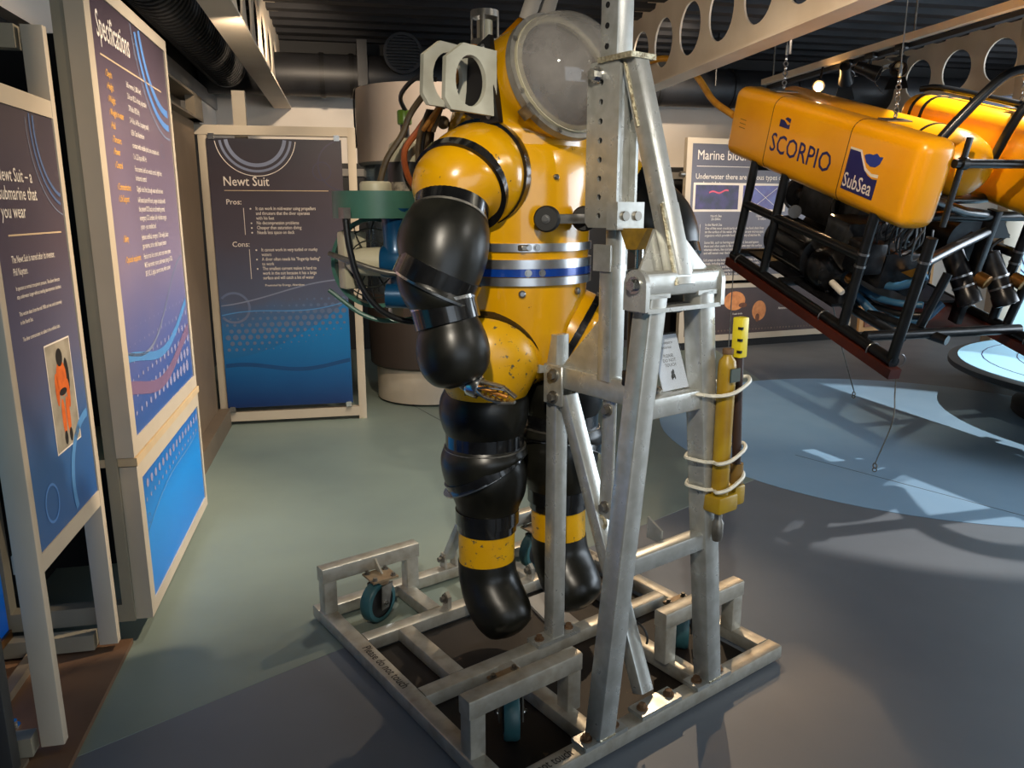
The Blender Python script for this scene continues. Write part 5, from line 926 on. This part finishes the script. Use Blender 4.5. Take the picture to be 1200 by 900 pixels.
a = W(FV, (1.03, .62, 1.47)); hang(1.03, .62, 1.47, (a.x + .02, a.y + .05, 3.43), 'dark wire with shackle holding the rear yellow float of the vehicle')
# tethers with snap hooks
def tether(lab, p0, p1, sag=.0, loops=True):
    h = Thing('tether_wire', lab, 'wire', FW, p1); p0, p1 = Vector(p0), Vector(p1); md = (p0 + p1) / 2 + Vector((sag, -abs(sag), 0))
    h.part('wire', G().tube([p0, p0 + (p1 - p0) * .25 + Vector((sag * .8, 0, 0)), md, p1 + Vector((0, 0, .06))], .0045, 6), M_STEEL)
    if loops:
        h.part('loop', G().torus(p0 + Vector((0, 0, .04)), (0, 1, .2), .045, .004, n=24, m=6), M_SCREW); h.part('ferrule', G().cyl(p0 - Vector((0, 0, .03)), p0 - Vector((0, 0, .06)), .009, n=10), M_SCREW)
    h.part('snap_hook', G().torus(p1 + Vector((0, 0, .042)), (1, .3, 0), .016, .005, n=18, m=6), M_STEEL); h.part('floor_ring', G().torus(p1 + Vector((0, 0, .016)), (.3, 1, 0), .012, .004, n=18, m=6), M_STEEL)
sa = W(FV, (.03, -.10, .06)); tether('loose steel wire with a hook from the near skid to the blue floor disc', sa, (2.27, 4.60, .002), .03)
sb = W(FV, (1.2, .2, .06)); tether('thin steel wire with a hook under the middle of the vehicle', W(FV, (.32, 1.0, .07)), tuple(W(FW, (2.98, 6.55, .002))), .0, False)
sc = W(FV, (-.03, 1.80, .0)); tether('thin wire running straight down from the far end of the skid', sc, (sc.x, sc.y, .002), 0, False)
# ------------------------------------------------------------------ yellow umbilical hose
pe = W(FV, (.0, 2.31, 1.12)); P = lambda p, q, z: W(FR, (p, q, z))
single('umbilical_hose', G().tube([P(2.62, 7.75, 2.80), P(2.68, 7.5, 2.89), P(2.76, 7.12, 2.93), P(2.86, 6.95, 2.93), P(2.98, 6.8, 2.85), P(3.02, 6.6, 2.70), (P(3.02, 6.6, 2.70) * .5 + pe * .5) + Vector((-.02, 0, -.03)), pe], .028, 10), mat('umbilical_yellow', (196, 138, 40), .45, 0, (170, 112, 30), 20, .7), 'thick yellow hose hanging from the beam opening to the yellow vehicle', 'hose', FW, P(2.62, 7.75, 2.80))
# ------------------------------------------------------------------ lighting track and fittings
t = Thing('light_track', 'pale lighting track under the ceiling above the hanging vehicle', 'track', FR, (4.62, 5, 3.0))
t.part('rail', G().box(4.58, 4.64, -2, 8.4, 2.97, 3.03), M_BEAM, smooth=False); t.part('slot', G().box(4.65, 4.72, -2, 8.4, 2.93, 2.965), M_DECK, smooth=False)
for q in (0, 3, 6, 8.2): t.part('rod', G().cyl((4.61, q, 3.03), (4.61, q, 3.44), .008, n=8), M_STEEL)
def head(label, p, q, z, aim, zr=2.97, lit=False):
    h = Thing('track_spotlight', label, 'spotlight', FR, (p, q, zr), group='track spotlights')
    c = Vector((p, q, z)); d = (Vector(aim) - c).normalized()
    h.part('adapter', G().rbox(p - .025, p + .025, q - .06, q + .06, zr - .05, zr, .006, 2), M_BPLATE); h.part('stem', G().cyl((p, q, zr - .05), (p, q, z + .03), .014, n=12), M_BPLATE)
    _, u, v = basis(d); h.part('yoke', G().torus(c, u, .075, .008, n=20, m=6, a0=0, a1=180), M_BPLATE)
    hs = h.part('housing', G().lathe([(.03, -.13), (.05, -.12), (.052, -.02), (.065, .05), (.07, .09), (.062, .09), (.045, .02)], c, d, n=24), M_BPLATE)
    for s in (-1, 1): h.part('barn_door', G().poly([c + d * .09 + u * .07 * s + v * .06, c + d * .09 + u * .07 * s - v * .06, c + d * .19 + u * .13 * s - v * .09, c + d * .19 + u * .13 * s + v * .09], u * .003), M_BPLATE, hs)
    h.part('lamp', G().sphere(c + d * .0, .042, 16, 10), emis('lamp_glow', (255, 190, 110), 60) if lit else M_CREAM, hs)
head('black track spotlight hanging beside the suspension wire', 4.62, 6.15, 2.80, (3.6, 5.0, 2.0))
head('black spotlight with open doors left of the suspension wire', 4.62, 6.55, 2.82, (5.6, 5.6, 2.2))
head('small black spotlight above the middle yellow float', 4.62, 6.9, 2.84, (5.2, 7.6, 2.3))
h = Thing('lit_spotlight', 'glowing warm spotlight shining towards the camera above the yellow vehicle', 'spotlight', FR, (4.52, 7.2, 2.97))
h.part('stem', G().cyl((4.6, 7.25, 2.97), (4.55, 7.2, 2.82), .012, n=10), M_BPLATE); hs = h.part('housing', G().lathe([(.03, -.12), (.055, -.1), (.06, .01), (.055, .015), (.05, -.02)], (4.52, 7.17, 2.78), (-.5, -.8, -.33), n=24), M_BPLATE); h.part('bulb', G().sphere((4.498, 7.135, 2.765), .04, 18, 12), emis('bulb_glow', (255, 196, 120), 90), hs)
for p, q in ((3.75, 6.4), (3.9, 8.1)):
    h = Thing('ceiling_sensor', 'small black pendant box on a rod under the roof deck' if q < 7 else 'farther small black pendant box under the roof deck', 'sensor', FR, (p, q, 3.4)); h.part('box', G().rbox(p - .05, p + .05, q - .04, q + .04, 3.12, 3.25, .008, 2), M_BPLATE); h.part('rod', G().cyl((p, q, 3.25), (p, q, 3.44), .01, n=8), M_BPLATE); h.part('drop', G().cyl((p - .01, q, 2.9), (p - .01, q, 3.12), .012, n=8), M_BPLATE)
